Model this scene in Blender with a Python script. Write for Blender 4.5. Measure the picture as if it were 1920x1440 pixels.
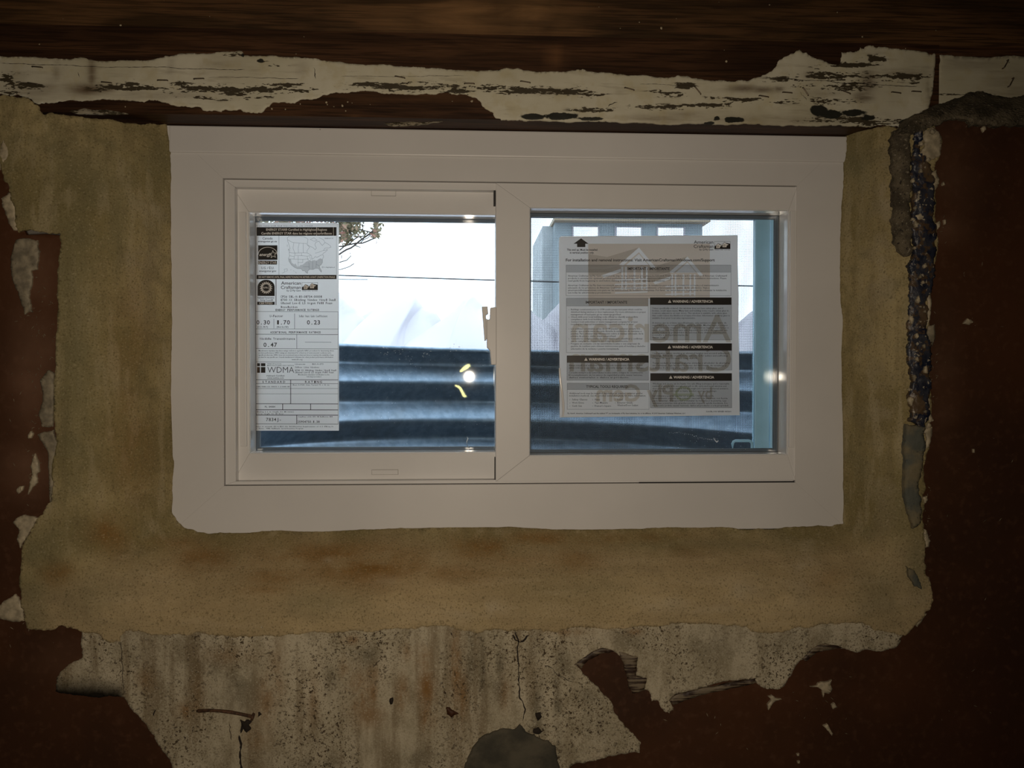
import bpy, bmesh, math, random
import numpy as np
from mathutils import Vector, Matrix
from mathutils.geometry import delaunay_2d_cdt

for o in list(bpy.data.objects):
    bpy.data.objects.remove(o)
scene = bpy.context.scene
COL = scene.collection
random.seed(5)

# ------------------------------------------------------------------ camera
F = 1500.0
CAM = np.array([-0.0531, -0.9618, -0.0481])
YAW, PITCH, ROLL = 0.0515, -0.0132, 0.0009
_cy, _sy, _cp, _sp = math.cos(YAW), math.sin(YAW), math.cos(PITCH), math.sin(PITCH)
FWD = np.array([_sy * _cp, _cy * _cp, _sp])
_R = np.array([_cy, -_sy, 0.0])
_U = np.cross(_R, FWD)
RIGHT = math.cos(ROLL) * _R + math.sin(ROLL) * _U
UP = -math.sin(ROLL) * _R + math.cos(ROLL) * _U
cd = bpy.data.cameras.new('camera')
cd.sensor_width = 36.0
cd.lens = F * 36.0 / 1920.0
cd.clip_start = 0.01
cd.clip_end = 300
cam = bpy.data.objects.new('camera', cd)
COL.objects.link(cam)
m = Matrix.Identity(4)
for i in range(3):
    m[i][0], m[i][1], m[i][2], m[i][3] = RIGHT[i], UP[i], -FWD[i], CAM[i]
cam.matrix_world = m
scene.camera = cam

# ------------------------------------------------------------------ light
scene.view_settings.view_transform = 'Standard'
scene.view_settings.look = 'None'
scene.view_settings.gamma = 1.0
scene.view_settings.use_curve_mapping = False
scene.view_settings.exposure = 0.0

SKY = 4.2
world = bpy.data.worlds.new('overcast_sky')
scene.world = world
world.use_nodes = True
bg = world.node_tree.nodes['Background']
bg.inputs[0].default_value = (0.80, 0.90, 1.0, 1)
bg.inputs[1].default_value = SKY

FLASH = 12.0
fl = bpy.data.lights.new('phone_flash', 'SPOT')
fl.energy = FLASH
fl.color = (1.0, 0.845, 0.665)
fl.spot_size = math.radians(128)
fl.spot_blend = 1.0
fl.shadow_soft_size = 0.009
flo = bpy.data.objects.new('phone_flash', fl)
COL.objects.link(flo)
flo.location = (CAM[0] - 0.004, CAM[1] - 0.004, CAM[2] - 0.008)
flo.rotation_euler = (math.radians(90), 0, math.radians(4))


def at(px, py, Y):
    """the point of the plane y = Y that the photograph shows at pixel px, py"""
    px = np.asarray(px, float); py = np.asarray(py, float); Y = np.asarray(Y, float)
    a = (px - 960.0) / F; b = (720.0 - py) / F
    d = [FWD[i] + a * RIGHT[i] + b * UP[i] for i in range(3)]
    t = (Y - CAM[1]) / d[1]
    return np.stack(np.broadcast_arrays(CAM[0] + t * d[0], Y + 0 * t, CAM[2] + t * d[2]), -1)


def XP(px, Y, py=623):
    return float(at(px, py, Y)[0])


def ZP(py, Y, px=955):
    return float(at(px, py, Y)[2])


# ------------------------------------------------------------------ materials
class Mat:
    def __init__(s, name, col=(0.8, 0.8, 0.8), rough=0.5, metal=0.0, spec=0.5):
        s.m = bpy.data.materials.new(name)
        s.m.use_nodes = True
        s.nt = s.m.node_tree
        s.b = s.nt.nodes['Principled BSDF']
        s.b.inputs['Base Color'].default_value = (*col, 1)
        s.b.inputs['Roughness'].default_value = rough
        s.b.inputs['Metallic'].default_value = metal
        s.b.inputs['Specular IOR Level'].default_value = spec
        s.tc = s.nt.nodes.new('ShaderNodeTexCoord')

    def n(s, kind, **kw):
        x = s.nt.nodes.new('ShaderNode' + kind)
        for k, v in kw.items():
            setattr(x, k, v)
        return x

    def link(s, a, b):
        s.nt.links.new(a, b)

    def put(s, node, key, v):
        if hasattr(v, 'is_linked') or isinstance(v, bpy.types.NodeSocket):
            s.link(v, node.inputs[key])
        else:
            node.inputs[key].default_value = v

    def coords(s, scale=(1, 1, 1), loc=(0, 0, 0), rot=(0, 0, 0)):
        mp = s.n('Mapping')
        s.link(s.tc.outputs['Object'], mp.inputs[0])
        mp.inputs['Location'].default_value = loc
        mp.inputs['Rotation'].default_value = rot
        mp.inputs['Scale'].default_value = scale
        return mp.outputs[0]

    def noise(s, scale, detail=4, stretch=(1, 1, 1), rough=0.55, dist=0.0, loc=(0, 0, 0), rot=(0, 0, 0)):
        x = s.n('TexNoise')
        s.link(s.coords(stretch, loc, rot), x.inputs['Vector'])
        x.inputs['Scale'].default_value = scale
        x.inputs['Detail'].default_value = detail
        x.inputs['Roughness'].default_value = rough
        x.inputs['Distortion'].default_value = dist
        return x.outputs['Fac']

    def voro(s, scale, feature='F1', stretch=(1, 1, 1)):
        x = s.n('TexVoronoi', feature=feature)
        s.link(s.coords(stretch), x.inputs['Vector'])
        x.inputs['Scale'].default_value = scale
        return x.outputs['Distance']

    def attr(s, name):
        x = s.n('Attribute', attribute_name=name)
        return x.outputs['Fac']

    def math(s, op, a, b=0.0, c=None, clamp=False):
        x = s.n('Math', operation=op, use_clamp=clamp)
        s.put(x, 0, a)
        s.put(x, 1, b)
        if c is not None:
            s.put(x, 2, c)
        return x.outputs[0]

    def ramp(s, v, lo, hi, a=0.0, b=1.0):
        x = s.n('MapRange', interpolation_type='SMOOTHSTEP')
        s.put(x, 0, v)
        x.inputs[1].default_value = lo
        x.inputs[2].default_value = hi
        x.inputs[3].default_value = a
        x.inputs[4].default_value = b
        return x.outputs[0]

    def mix(s, f, a, b, mode='MIX'):
        x = s.n('Mix', data_type='RGBA', blend_type=mode)
        s.put(x, 0, f)
        for k, v in ((6, a), (7, b)):
            if isinstance(v, tuple):
                x.inputs[k].default_value = (*v, 1)
            else:
                s.link(v, x.inputs[k])
        return x.outputs[2]

    def color(s, v):
        s.link(v, s.b.inputs['Base Color'])

    def rough(s, v):
        s.link(v, s.b.inputs['Roughness'])

    def bump(s, v, strength=0.3, dist=0.001):
        x = s.n('Bump')
        x.inputs['Strength'].default_value = strength
        x.inputs['Distance'].default_value = dist
        s.link(v, x.inputs['Height'])
        s.link(x.outputs[0], s.b.inputs['Normal'])


MT = {}


def simple(name, col, rough=0.5, metal=0.0, spec=0.5, var=0.12, scale=40):
    k = Mat(name, col, rough, metal, spec)
    n_ = k.noise(scale, 4)
    k.color(k.mix(k.ramp(n_, 0.3, 0.7), tuple(c * (1 - var) for c in col), tuple(min(1, c * (1 + var)) for c in col)))
    MT[name] = k.m
    return k


simple('bead_gloss', (0.70, 0.71, 0.72), 0.06, var=0.02)
simple('vinyl', (0.76, 0.75, 0.74), 0.42, spec=0.3, var=0.025, scale=9)
simple('vinyl_trim', (0.70, 0.685, 0.67), 0.42, var=0.035, scale=6)
simple('screen_aluminium', (0.48, 0.75, 0.92), 0.4, 0.0, var=0.03)
simple('spacer_metal', (0.13, 0.155, 0.19), 0.6, 0.0, 0.2, var=0.05)
simple('tab_shade', (0.30, 0.28, 0.26), 0.6)
simple('rubber', (0.012, 0.012, 0.013), 0.6)
simple('wire_mesh', (0.03, 0.032, 0.035), 0.6)
simple('ink_black', (0.012, 0.011, 0.011), 0.45, var=0.05)
simple('ink_text', (0.03, 0.028, 0.027), 0.5, var=0.05)
simple('ink_white', (0.92, 0.92, 0.92), 0.5, var=0.03)
simple('rust', (0.075, 0.035, 0.016), 0.8, var=0.5, scale=300)
simple('crack_dark', (0.02, 0.013, 0.008), 0.9)
simple('chip_cream', (0.44, 0.37, 0.25), 0.6, var=0.25, scale=150)
simple('chip_grey', (0.26, 0.22, 0.15), 0.7, var=0.35, scale=120)
simple('staple_steel', (0.10, 0.075, 0.05), 0.5, 0.6, var=0.4, scale=300)
simple('room_concrete', (0.22, 0.2, 0.17), 0.85, var=0.2, scale=6)
simple('joist_wood', (0.09, 0.045, 0.02), 0.6, var=0.3, scale=10)
simple('gravel', (0.22, 0.21, 0.2), 0.9, var=0.5, scale=60)
simple('smear_yellow', (0.55, 0.50, 0.16), 0.4, var=0.2, scale=300)
simple('dust', (0.75, 0.8, 0.85), 0.7, var=0.1)
simple('snow', (0.385, 0.365, 0.40), 0.7, var=0.03, scale=3)
simple('bark', (0.05, 0.037, 0.03), 0.85, var=0.3, scale=30)
simple('house_siding', (0.25, 0.295, 0.315), 0.7, var=0.06, scale=2)
simple('house_wing', (0.38, 0.41, 0.42), 0.7, var=0.1, scale=2)
simple('house_trim', (0.30, 0.235, 0.155), 0.6, var=0.05, scale=2)
simple('roof_shingle', (0.2, 0.19, 0.18), 0.85, var=0.2, scale=5)
simple('cable_black', (0.02, 0.02, 0.022), 0.6)

k = simple('window_reflective', (0.9, 0.93, 0.95), 0.05, 1.0)

# leaves
k = Mat('leaf', (0.2, 0.1, 0.05), 0.6)
n_ = k.noise(2.2, 2)
k.color(k.mix(k.ramp(n_, 0.42, 0.6), (0.20, 0.085, 0.06), (0.11, 0.09, 0.04)))
MT['leaf'] = k.m

# thin print and show-through: a clear tint over the sheet
for nm, c_ in (('ink_grey', (0.72, 0.71, 0.70)), ('ghost_tan', (0.86, 0.76, 0.65)), ('ghost_dark', (0.84, 0.82, 0.79)), ('ghost_letter', (0.83, 0.77, 0.68)), ('ghost_green', (0.86, 0.88, 0.70))):
    k = Mat(nm, c_)
    tp = k.n('BsdfTransparent'); tp.inputs[0].default_value = (*c_, 1)
    k.link(tp.outputs[0], k.nt.nodes['Material Output'].inputs[0])
    MT[nm] = k.m

# paper: diffuse with some light coming through from behind
k = Mat('paper', (0.78, 0.77, 0.76), 0.55)
tr = k.n('BsdfTranslucent')
tr.inputs[0].default_value = (0.92, 0.90, 0.88, 1)
mx = k.n('MixShader')
mx.inputs[0].default_value = 0.5
out = k.nt.nodes['Material Output']
k.link(k.b.outputs[0], mx.inputs[1]); k.link(tr.outputs[0], mx.inputs[2]); k.link(mx.outputs[0], out.inputs[0])
MT['paper'] = k.m
k = Mat('curl_film', (0.75, 0.74, 0.72), 0.12)
MT['curl_film'] = k.m

# glass: clear sheet with a mirror share that follows the angle
k = Mat('glass', (1, 1, 1))
tp = k.n('BsdfTransparent'); tp.inputs[0].default_value = (0.965, 0.985, 0.99, 1)
gl = k.n('BsdfGlossy'); gl.inputs['Roughness'].default_value = 0.018
fr = k.n('Fresnel'); fr.inputs[0].default_value = 1.45
mx = k.n('MixShader')
k.link(fr.outputs[0], mx.inputs[0]); k.link(tp.outputs[0], mx.inputs[1]); k.link(gl.outputs[0], mx.inputs[2])
k.link(mx.outputs[0], k.nt.nodes['Material Output'].inputs[0])
MT['glass'] = k.m

# galvanised steel
k = Mat('galvanised', (0.5, 0.55, 0.6), 0.42, 0.7)
v = k.noise(70, 3)
w = k.noise(9, 3)
c = k.mix(k.ramp(v, 0.35, 0.65), (0.15, 0.205, 0.27), (0.215, 0.28, 0.355))
c = k.mix(k.ramp(w, 0.5, 0.72, 0, 0.35), c, (0.15, 0.15, 0.15))
k.color(c)
k.bump(v, 0.06, 0.0005)
MT['galvanised'] = k.m

# dark brown glossy wall paint
k = Mat('brown_paint', (0.05, 0.016, 0.006), 0.55, spec=0.25)
a = k.noise(5, 4); b = k.noise(120, 3)
c = k.mix(k.ramp(a, 0.3, 0.7), (0.0468, 0.0196, 0.0092), (0.0842, 0.0317, 0.0126))
c = k.mix(k.ramp(b, 0.5, 0.75, 0, 0.4), c, (0.1170, 0.0543, 0.0294))
c = k.mix(k.attr('scuff'), c, (0.1990, 0.1055, 0.0630))
k.color(c)
k.bump(k.noise(60, 5), 0.25, 0.0015)
MT['brown_paint'] = k.m

# mortar of the splayed reveal
k = Mat('mortar', (0.4, 0.3, 0.15), 0.9, spec=0.15)
a = k.noise(7, 6, (1, 1, 1.3)); b = k.noise(26, 6, (1, 1, 1.4)); g = k.noise(520, 3); g2 = k.noise(170, 4)
sh = k.noise(60, 5, (0.22, 1, 1.2)); sv = k.noise(60, 5, (1.2, 1, 0.2))
hz = k.attr('sill')
sm = k.n('Mix', data_type='FLOAT')
k.link(hz, sm.inputs[0]); k.link(sv, sm.inputs[2]); k.link(sh, sm.inputs[3])
s_ = sm.outputs[0]
c = k.mix(k.ramp(a, 0.36, 0.64), (0.255, 0.205, 0.090), (0.43, 0.345, 0.175))
c = k.mix(k.ramp(b, 0.44, 0.66, 0, 0.75), c, (0.235, 0.20, 0.098))
c = k.mix(k.ramp(s_, 0.50, 0.68, 0, 0.55), c, (0.45, 0.375, 0.225))
c = k.mix(k.ramp(s_, 0.50, 0.34, 0, 0.5), c, (0.22, 0.175, 0.085))
c = k.mix(k.math('MULTIPLY', hz, 0.5), c, (0.52, 0.385, 0.225))
ru = k.math('MULTIPLY', k.attr('rust'), k.ramp(k.math('ADD', k.math('MULTIPLY', b, 0.6), k.math('MULTIPLY', s_, 0.4)), 0.36, 0.58, 0.25, 1.0))
c = k.mix(ru, c, (0.255, 0.135, 0.038))
gr = k.math('MULTIPLY', k.attr('green'), k.ramp(a, 0.3, 0.62, 0.45, 1.0))
c = k.mix(gr, c, (0.20, 0.178, 0.09))
pa = k.math('MULTIPLY', k.attr('pale'), k.ramp(b, 0.4, 0.6, 0.1, 1.0))
c = k.mix(pa, c, (0.47, 0.385, 0.25))
c = k.mix(k.ramp(g, 0.54, 0.68, 0, 0.65), c, (0.14, 0.11, 0.05))
c = k.mix(k.ramp(g, 0.42, 0.30, 0, 0.4), c, (0.55, 0.46, 0.28))
c = k.mix(k.ramp(g2, 0.66, 0.74, 0, 0.35), c, (0.12, 0.095, 0.045))
k.color(c)
h = k.math('ADD', k.math('MULTIPLY', g, 0.4), k.math('ADD', b, k.math('MULTIPLY', s_, 0.9)))
k.bump(h, 0.6, 0.0018)
MT['mortar'] = k.m

# old cream plaster with pits and stains
k = Mat('plaster', (0.55, 0.48, 0.34), 0.85, spec=0.2)
a = k.noise(14, 5); b = k.noise(60, 6, (1, 1, 0.55)); vs = k.noise(34, 5, (1.6, 1, 0.16)); p = k.noise(330, 3); p2 = k.noise(640, 3); fld = k.noise(11, 4, (1.2, 1, 0.7), loc=(3, 1, 2))
cl = k.attr('clean')
c = k.mix(k.ramp(a, 0.3, 0.7), (0.42, 0.365, 0.25), (0.57, 0.50, 0.36))
c = k.mix(k.ramp(b, 0.46, 0.68, 0, 0.6), c, (0.27, 0.225, 0.14))
c = k.mix(k.math('MULTIPLY', k.ramp(vs, 0.46, 0.66, 0, 0.75), cl), c, (0.235, 0.18, 0.105))
c = k.mix(k.math('MULTIPLY', k.attr('rust'), k.ramp(b, 0.34, 0.54, 0.25, 1.0)), c, (0.26, 0.135, 0.042))
c = k.mix(k.math('MULTIPLY', k.attr('grey'), k.ramp(b, 0.34, 0.56, 0.15, 1.0)), c, (0.145, 0.125, 0.08))
pit = k.math('MULTIPLY', k.ramp(p, 0.60, 0.64), k.ramp(fld, 0.36, 0.56, 0.05, 1.0))
c = k.mix(pit, c, (0.065, 0.045, 0.025))
c = k.mix(k.math('MULTIPLY', k.ramp(p2, 0.54, 0.64), k.ramp(fld, 0.3, 0.6, 0.25, 0.85)), c, (0.15, 0.11, 0.062))
c = k.mix(k.ramp(p2, 0.42, 0.32, 0, 0.5), c, (0.60, 0.54, 0.41))
c = k.mix(k.attr('painted_shade'), c, (0.012, 0.009, 0.005))  # blocked-flash shadow mixed into the plaster colour
k.color(c)
h = k.math('SUBTRACT', k.math('ADD', k.math('MULTIPLY', b, 0.6), k.math('MULTIPLY', p2, 0.35)), pit)
k.bump(h, 0.6, 0.0015)
MT['plaster'] = k.m

# white paint left on the beam, worn through in scrapes
k = Mat('white_paint', (0.55, 0.5, 0.36), 0.6, spec=0.3)
a = k.noise(9, 4); st = k.noise(210, 5, (0.13, 1, 1.0)); fi = k.noise(600, 3, (0.3, 1, 1)); mo = k.noise(60, 5)
c = k.mix(k.ramp(a, 0.3, 0.7), (0.5400, 0.5005, 0.3553), (0.6720, 0.6370, 0.5002))
c = k.mix(k.ramp(st, 0.55, 0.7, 0, 0.3), c, (0.30, 0.255, 0.17))
c = k.mix(k.ramp(mo, 0.5, 0.7, 0, 0.4), c, (0.5160, 0.4420, 0.2465))
c = k.mix(k.math('MULTIPLY', k.attr('brown'), k.ramp(st, 0.3, 0.55, 0.5, 1.0)), c, (0.1260, 0.0754, 0.0377))
c = k.mix(k.math('MULTIPLY', k.attr('bare'), k.ramp(st, 0.35, 0.5, 0.4, 1.0)), c, (0.2040, 0.1625, 0.1087))
wv = k.math('ADD', k.attr('wear'), k.math('ADD', k.math('MULTIPLY', k.math('SUBTRACT', st, 0.5), 2.0), k.math('MULTIPLY', k.math('SUBTRACT', fi, 0.5), 1.6)))
wm = k.math('MULTIPLY', k.ramp(wv, 0.36, 0.46), k.ramp(k.attr('wear'), 0.04, 0.2))
c = k.mix(wm, c, (0.0600, 0.0468, 0.0261))
c = k.mix(k.ramp(k.math('ADD', k.attr('black'), k.math('MULTIPLY', k.math('SUBTRACT', mo, 0.5), 1.0)), 0.42, 0.55), c, (0.0216, 0.0208, 0.0145))
k.color(c)
k.bump(k.math('SUBTRACT', k.math('MULTIPLY', st, 0.4), wm), 0.4, 0.001)
MT['white_paint'] = k.m

# dark varnished wood
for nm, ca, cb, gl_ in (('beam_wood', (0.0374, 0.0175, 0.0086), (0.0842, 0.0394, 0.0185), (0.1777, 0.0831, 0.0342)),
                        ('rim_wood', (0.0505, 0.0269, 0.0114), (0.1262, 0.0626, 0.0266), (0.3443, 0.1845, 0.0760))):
    k = Mat(nm, ca, 0.55 if nm == 'beam_wood' else 0.45, spec=0.15 if nm == 'beam_wood' else 0.35)
    ring = k.noise(44, 6, (0.10, 1, 1), dist=0.8); fine = k.noise(420, 3, (0.035, 1, 1)); a = k.noise(3.2, 3, (1, 1, 2))
    c = k.mix(k.ramp(ring, 0.35, 0.65), ca, cb)
    c = k.mix(k.ramp(fine, 0.45, 0.62, 0, 0.7), c, tuple(x * 0.5 for x in ca))
    c = k.mix(k.math('MULTIPLY', k.attr('warm'), k.ramp(ring, 0.3, 0.6, 0.3, 1)), c, gl_)  # warm tone; on the rim board it paints the flash sheen
    k.color(c)
    k.bump(k.math('ADD', ring, k.math('MULTIPLY', fine, 0.5)), 0.3, 0.001)
    MT[nm] = k.m

# blue-black gritty paint on the wall edge
k = Mat('blue_paint', (0.02, 0.025, 0.05), 0.4)
a = k.noise(60, 5); p = k.noise(190, 3); q = k.noise(150, 3, loc=(4, 2, 1))
c = k.mix(k.ramp(a, 0.35, 0.65), (0.008, 0.012, 0.03), (0.04, 0.042, 0.055))
lo = k.noise(34, 4, loc=(7, 3, 5))
c = k.mix(k.ramp(q, 0.52, 0.62, 0, 0.9), c, (0.09, 0.055, 0.028))
c = k.mix(k.ramp(lo, 0.55, 0.63, 0, 0.85), c, (0.13, 0.085, 0.045))
c = k.mix(k.ramp(p, 0.635, 0.68), c, (0.40, 0.35, 0.26))
k.color(c)
k.bump(k.math('ADD', a, p), 0.5, 0.002)
MT['blue_paint'] = k.m
k = Mat('rough_cement', (0.1, 0.09, 0.06), 0.8)
a = k.noise(45, 5); p = k.noise(330, 3)
c = k.mix(k.ramp(a, 0.35, 0.65), (0.055, 0.042, 0.024), (0.15, 0.12, 0.075))
c = k.mix(k.ramp(p, 0.6, 0.68, 0, 0.8), c, (0.30, 0.26, 0.19))
c = k.mix(k.ramp(p, 0.32, 0.40, 1, 0), c, (0.02, 0.015, 0.01))
k.color(c)
k.bump(k.math('ADD', a, p), 0.8, 0.003)
MT['rough_cement'] = k.m
k = Mat('teal_cement', (0.1, 0.1, 0.08), 0.8)
a = k.noise(35, 5); p = k.noise(200, 3)
c = k.mix(k.ramp(a, 0.4, 0.62), (0.10, 0.105, 0.085), (0.20, 0.165, 0.095))
c = k.mix(k.ramp(p, 0.62, 0.7, 0, 0.6), c, (0.03, 0.035, 0.045))
k.color(c)
k.bump(k.math('ADD', a, p), 0.5, 0.002)
MT['teal_cement'] = k.m
k = Mat('grey_cement', (0.1, 0.1, 0.08), 0.9)
a = k.noise(30, 6); p = k.noise(300, 3)
c = k.mix(k.ramp(a, 0.35, 0.65), (0.055, 0.05, 0.036), (0.11, 0.095, 0.065))
k.color(c)
k.bump(k.math('ADD', a, p), 0.4, 0.0015)
MT['grey_cement'] = k.m
k = Mat('brush_smear', (0.2, 0.15, 0.1), 0.6)
st = k.noise(420, 3, (0.07, 1, 1)); a = k.noise(40, 3)
sv = k.math('ADD', st, k.math('MULTIPLY', k.math('SUBTRACT', a, 0.5), 0.6))
k.color(k.mix(k.ramp(sv, 0.4, 0.62), (0.03, 0.013, 0.006), (0.20, 0.155, 0.10)))
MT['brush_smear'] = k.m

# ------------------------------------------------------------------ helpers


def tag(o, label=None, cat=None, group=None, kind=None):
    if label: o['label'] = label
    if cat: o['category'] = cat
    if group: o['group'] = group
    if kind: o['kind'] = kind
    return o


def place(o, parent):
    COL.objects.link(o)
    if parent is not None:
        o.parent = parent
        w = Vector((0, 0, 0)); p = parent
        while p is not None:
            w += p.location; p = p.parent
        o.location = -w            # meshes keep world coordinates
    return o


def mesh_obj(name, verts, faces, mat, parent=None, smooth=False):
    me = bpy.data.meshes.new(name)
    me.from_pydata([tuple(map(float, v)) for v in verts], [], [tuple(int(i) for i in f) for f in faces])
    me.materials.append(MT[mat])
    if smooth:
        me.polygons.foreach_set('use_smooth', [True] * len(me.polygons))
    me.update()
    return place(bpy.data.objects.new(name, me), parent)


def bm_obj(name, bm, mat, parent=None, smooth=False):
    me = bpy.data.meshes.new(name)
    bmesh.ops.recalc_face_normals(bm, faces=bm.faces)
    bm.to_mesh(me); bm.free()
    me.materials.append(MT[mat])
    if smooth:
        me.polygons.foreach_set('use_smooth', [True] * len(me.polygons))
    return place(bpy.data.objects.new(name, me), parent)


def empty(name, loc, parent=None):
    o = bpy.data.objects.new(name, None)
    o.empty_display_size = 0.05
    COL.objects.link(o)
    o.location = loc
    if parent is not None:
        o.parent = parent
        o.location = Vector(loc) - parent.location
    return o


def add_box(bm, x0, x1, y0, y1, z0, z1, bevel=0.0):
    vs = [bm.verts.new((x, y, z)) for x in (x0, x1) for y in (y0, y1) for z in (z0, z1)]
    fs = []
    for q in ((0, 1, 3, 2), (4, 6, 7, 5), (0, 4, 5, 1), (2, 3, 7, 6), (0, 2, 6, 4), (1, 5, 7, 3)):
        fs.append(bm.faces.new([vs[i] for i in q]))
    if bevel:
        es = list({e for f in fs for e in f.edges})
        bmesh.ops.bevel(bm, geom=es, offset=bevel, segments=2, affect='EDGES', profile=0.6)


def box(name, x0, x1, y0, y1, z0, z1, mat, parent=None, bevel=0.0):
    bm = bmesh.new()
    add_box(bm, x0, x1, y0, y1, z0, z1, bevel)
    return bm_obj(name, bm, mat, parent)


def prism(name, pts, y0, y1, mat, parent=None, bevel=0.0):
    """polygon in x,z carried from y0 to y1"""
    bm = bmesh.new()
    a = [bm.verts.new((p[0], y0, p[1])) for p in pts]
    b = [bm.verts.new((p[0], y1, p[1])) for p in pts]
    n = len(pts)
    bm.faces.new(a); bm.faces.new(b[::-1])
    for i in range(n):
        bm.faces.new((a[i], a[(i + 1) % n], b[(i + 1) % n], b[i]))
    bmesh.ops.recalc_face_normals(bm, faces=bm.faces)
    if bevel:
        bmesh.ops.bevel(bm, geom=list(bm.edges), offset=bevel, segments=2, affect='EDGES', profile=0.6)
    return bm_obj(name, bm, mat, parent)


def mitred(x0, x1, z0, z1, wl, wr, wb, wt, y0, y1, mat, parent, names=('stile', 'stile', 'rail', 'rail'), bevel=0.0006, gap=0.00004):
    """four mitred members round a rectangle: left, right, bottom, top"""
    ix0, ix1, iz0, iz1 = x0 + wl, x1 - wr, z0 + wb, z1 - wt
    g = gap
    polys = ([(x0, z0 + g), (ix0, iz0 + g), (ix0, iz1 - g), (x0, z1 - g)],
             [(x1, z0 + g), (x1, z1 - g), (ix1, iz1 - g), (ix1, iz0 + g)],
             [(x0 + g, z0), (x1 - g, z0), (ix1 - g, iz0), (ix0 + g, iz0)],
             [(x0 + g, z1), (ix0 + g, iz1), (ix1 - g, iz1), (x1 - g, z1)])
    return [prism(nm, p, y0, y1, mat, parent, bevel) for nm, p in zip(names, polys)]


def tube(name, pts, radii, mat, parent=None, seg=8, smooth=True):
    pts = [Vector(tuple(map(float, p))) for p in pts]
    if not hasattr(radii, '__len__'):
        radii = [radii] * len(pts)
    V, Fs = tube_data(pts, radii, seg)
    return mesh_obj(name, V, Fs, mat, parent, smooth)


def tube_data(pts, radii, seg, off=0):
    V, Fs = [], []
    n = len(pts)
    for i, p in enumerate(pts):
        d = (pts[min(i + 1, n - 1)] - pts[max(i - 1, 0)]).normalized()
        a = d.cross(Vector((0, 0, 1)))
        if a.length < 1e-3:
            a = d.cross(Vector((1, 0, 0)))
        a.normalize(); b = d.cross(a)
        for k_ in range(seg):
            t = 2 * math.pi * k_ / seg
            V.append(tuple(p + float(radii[i]) * (math.cos(t) * a + math.sin(t) * b)))
    for i in range(n - 1):
        for k_ in range(seg):
            j = (k_ + 1) % seg
            Fs.append((off + i * seg + k_, off + i * seg + j, off + (i + 1) * seg + j, off + (i + 1) * seg + k_))
    Fs.append(tuple(off + k_ for k_ in range(seg))[::-1])
    Fs.append(tuple(off + (n - 1) * seg + k_ for k_ in range(seg)))
    return V, Fs


# value noise on arrays (photo pixels)
def vnoise(x, y, seed=0):
    xi = np.floor(x).astype(np.int64); yi = np.floor(y).astype(np.int64)
    fx = x - xi; fy = y - yi
    fx = fx * fx * (3 - 2 * fx); fy = fy * fy * (3 - 2 * fy)

    def h(a, b):
        n = (a * 374761393 + b * 668265263 + seed * 1442695041) & 0xFFFFFFFF
        n = ((n ^ (n >> 13)) * 1274126177) & 0xFFFFFFFF
        return ((n ^ (n >> 16)) & 0xFFFF) / 65535.0
    return (h(xi, yi) * (1 - fx) + h(xi + 1, yi) * fx) * (1 - fy) + (h(xi, yi + 1) * (1 - fx) + h(xi + 1, yi + 1) * fx) * fy


def fbm(x, y, s, oct=4, seed=0):
    r = 0; a = 0.5; t = 0
    for i in range(oct):
        r = r + a * vnoise(x / s, y / s, seed + i * 17); t += a
        a *= 0.5; s *= 0.5
    return r / t


def rough_line(pts, amp=2.0, step=4.0, seed=0, closed=True):
    """break a traced outline up so that it looks torn"""
    rs = np.random.RandomState(seed)
    P = [np.array(p, float) for p in pts]
    if closed:
        P = P + [P[0]]

    def sub(a, b, am):
        L = np.hypot(*(b - a))
        if L < step:
            return [a]
        n = np.array([-(b - a)[1], (b - a)[0]]) / L
        mid = (a + b) / 2 + n * rs.uniform(-1, 1) * min(am, L * 0.22)
        return sub(a, mid, am * 0.62) + sub(mid, b, am * 0.62)
    out = []
    for i in range(len(P) - 1):
        out += sub(P[i], P[i + 1], amp)
    if not closed:
        out.append(P[-1])
    return np.array(out)


def inside(x, y, poly):
    r = np.zeros(len(x), bool)
    n = len(poly); j = n - 1
    for i in range(n):
        xi, yi = poly[i]; xj, yj = poly[j]
        if yi != yj:
            c_ = ((yi > y) != (yj > y)) & (x < (xj - xi) * (y - yi) / (yj - yi) + xi)
            r ^= c_
        j = i
    return r


def dist_line(x, y, pts):
    d = np.full(len(x), 1e9)
    for (ax, ay), (bx, by) in zip(pts[:-1], pts[1:]):
        vx, vy = bx - ax, by - ay
        t = np.clip(((x - ax) * vx + (y - ay) * vy) / (vx * vx + vy * vy + 1e-9), 0, 1)
        d = np.minimum(d, np.hypot(x - ax - t * vx, y - ay - t * vy))
    return d


def blobs(lst):
    def f(x, y):
        r = np.zeros(len(x))
        for cx, cy, rx, ry, s in lst:
            r = np.maximum(r, s * np.exp(-(((x - cx) / rx) ** 2 + ((y - cy) / ry) ** 2)))
        return r
    return f


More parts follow.
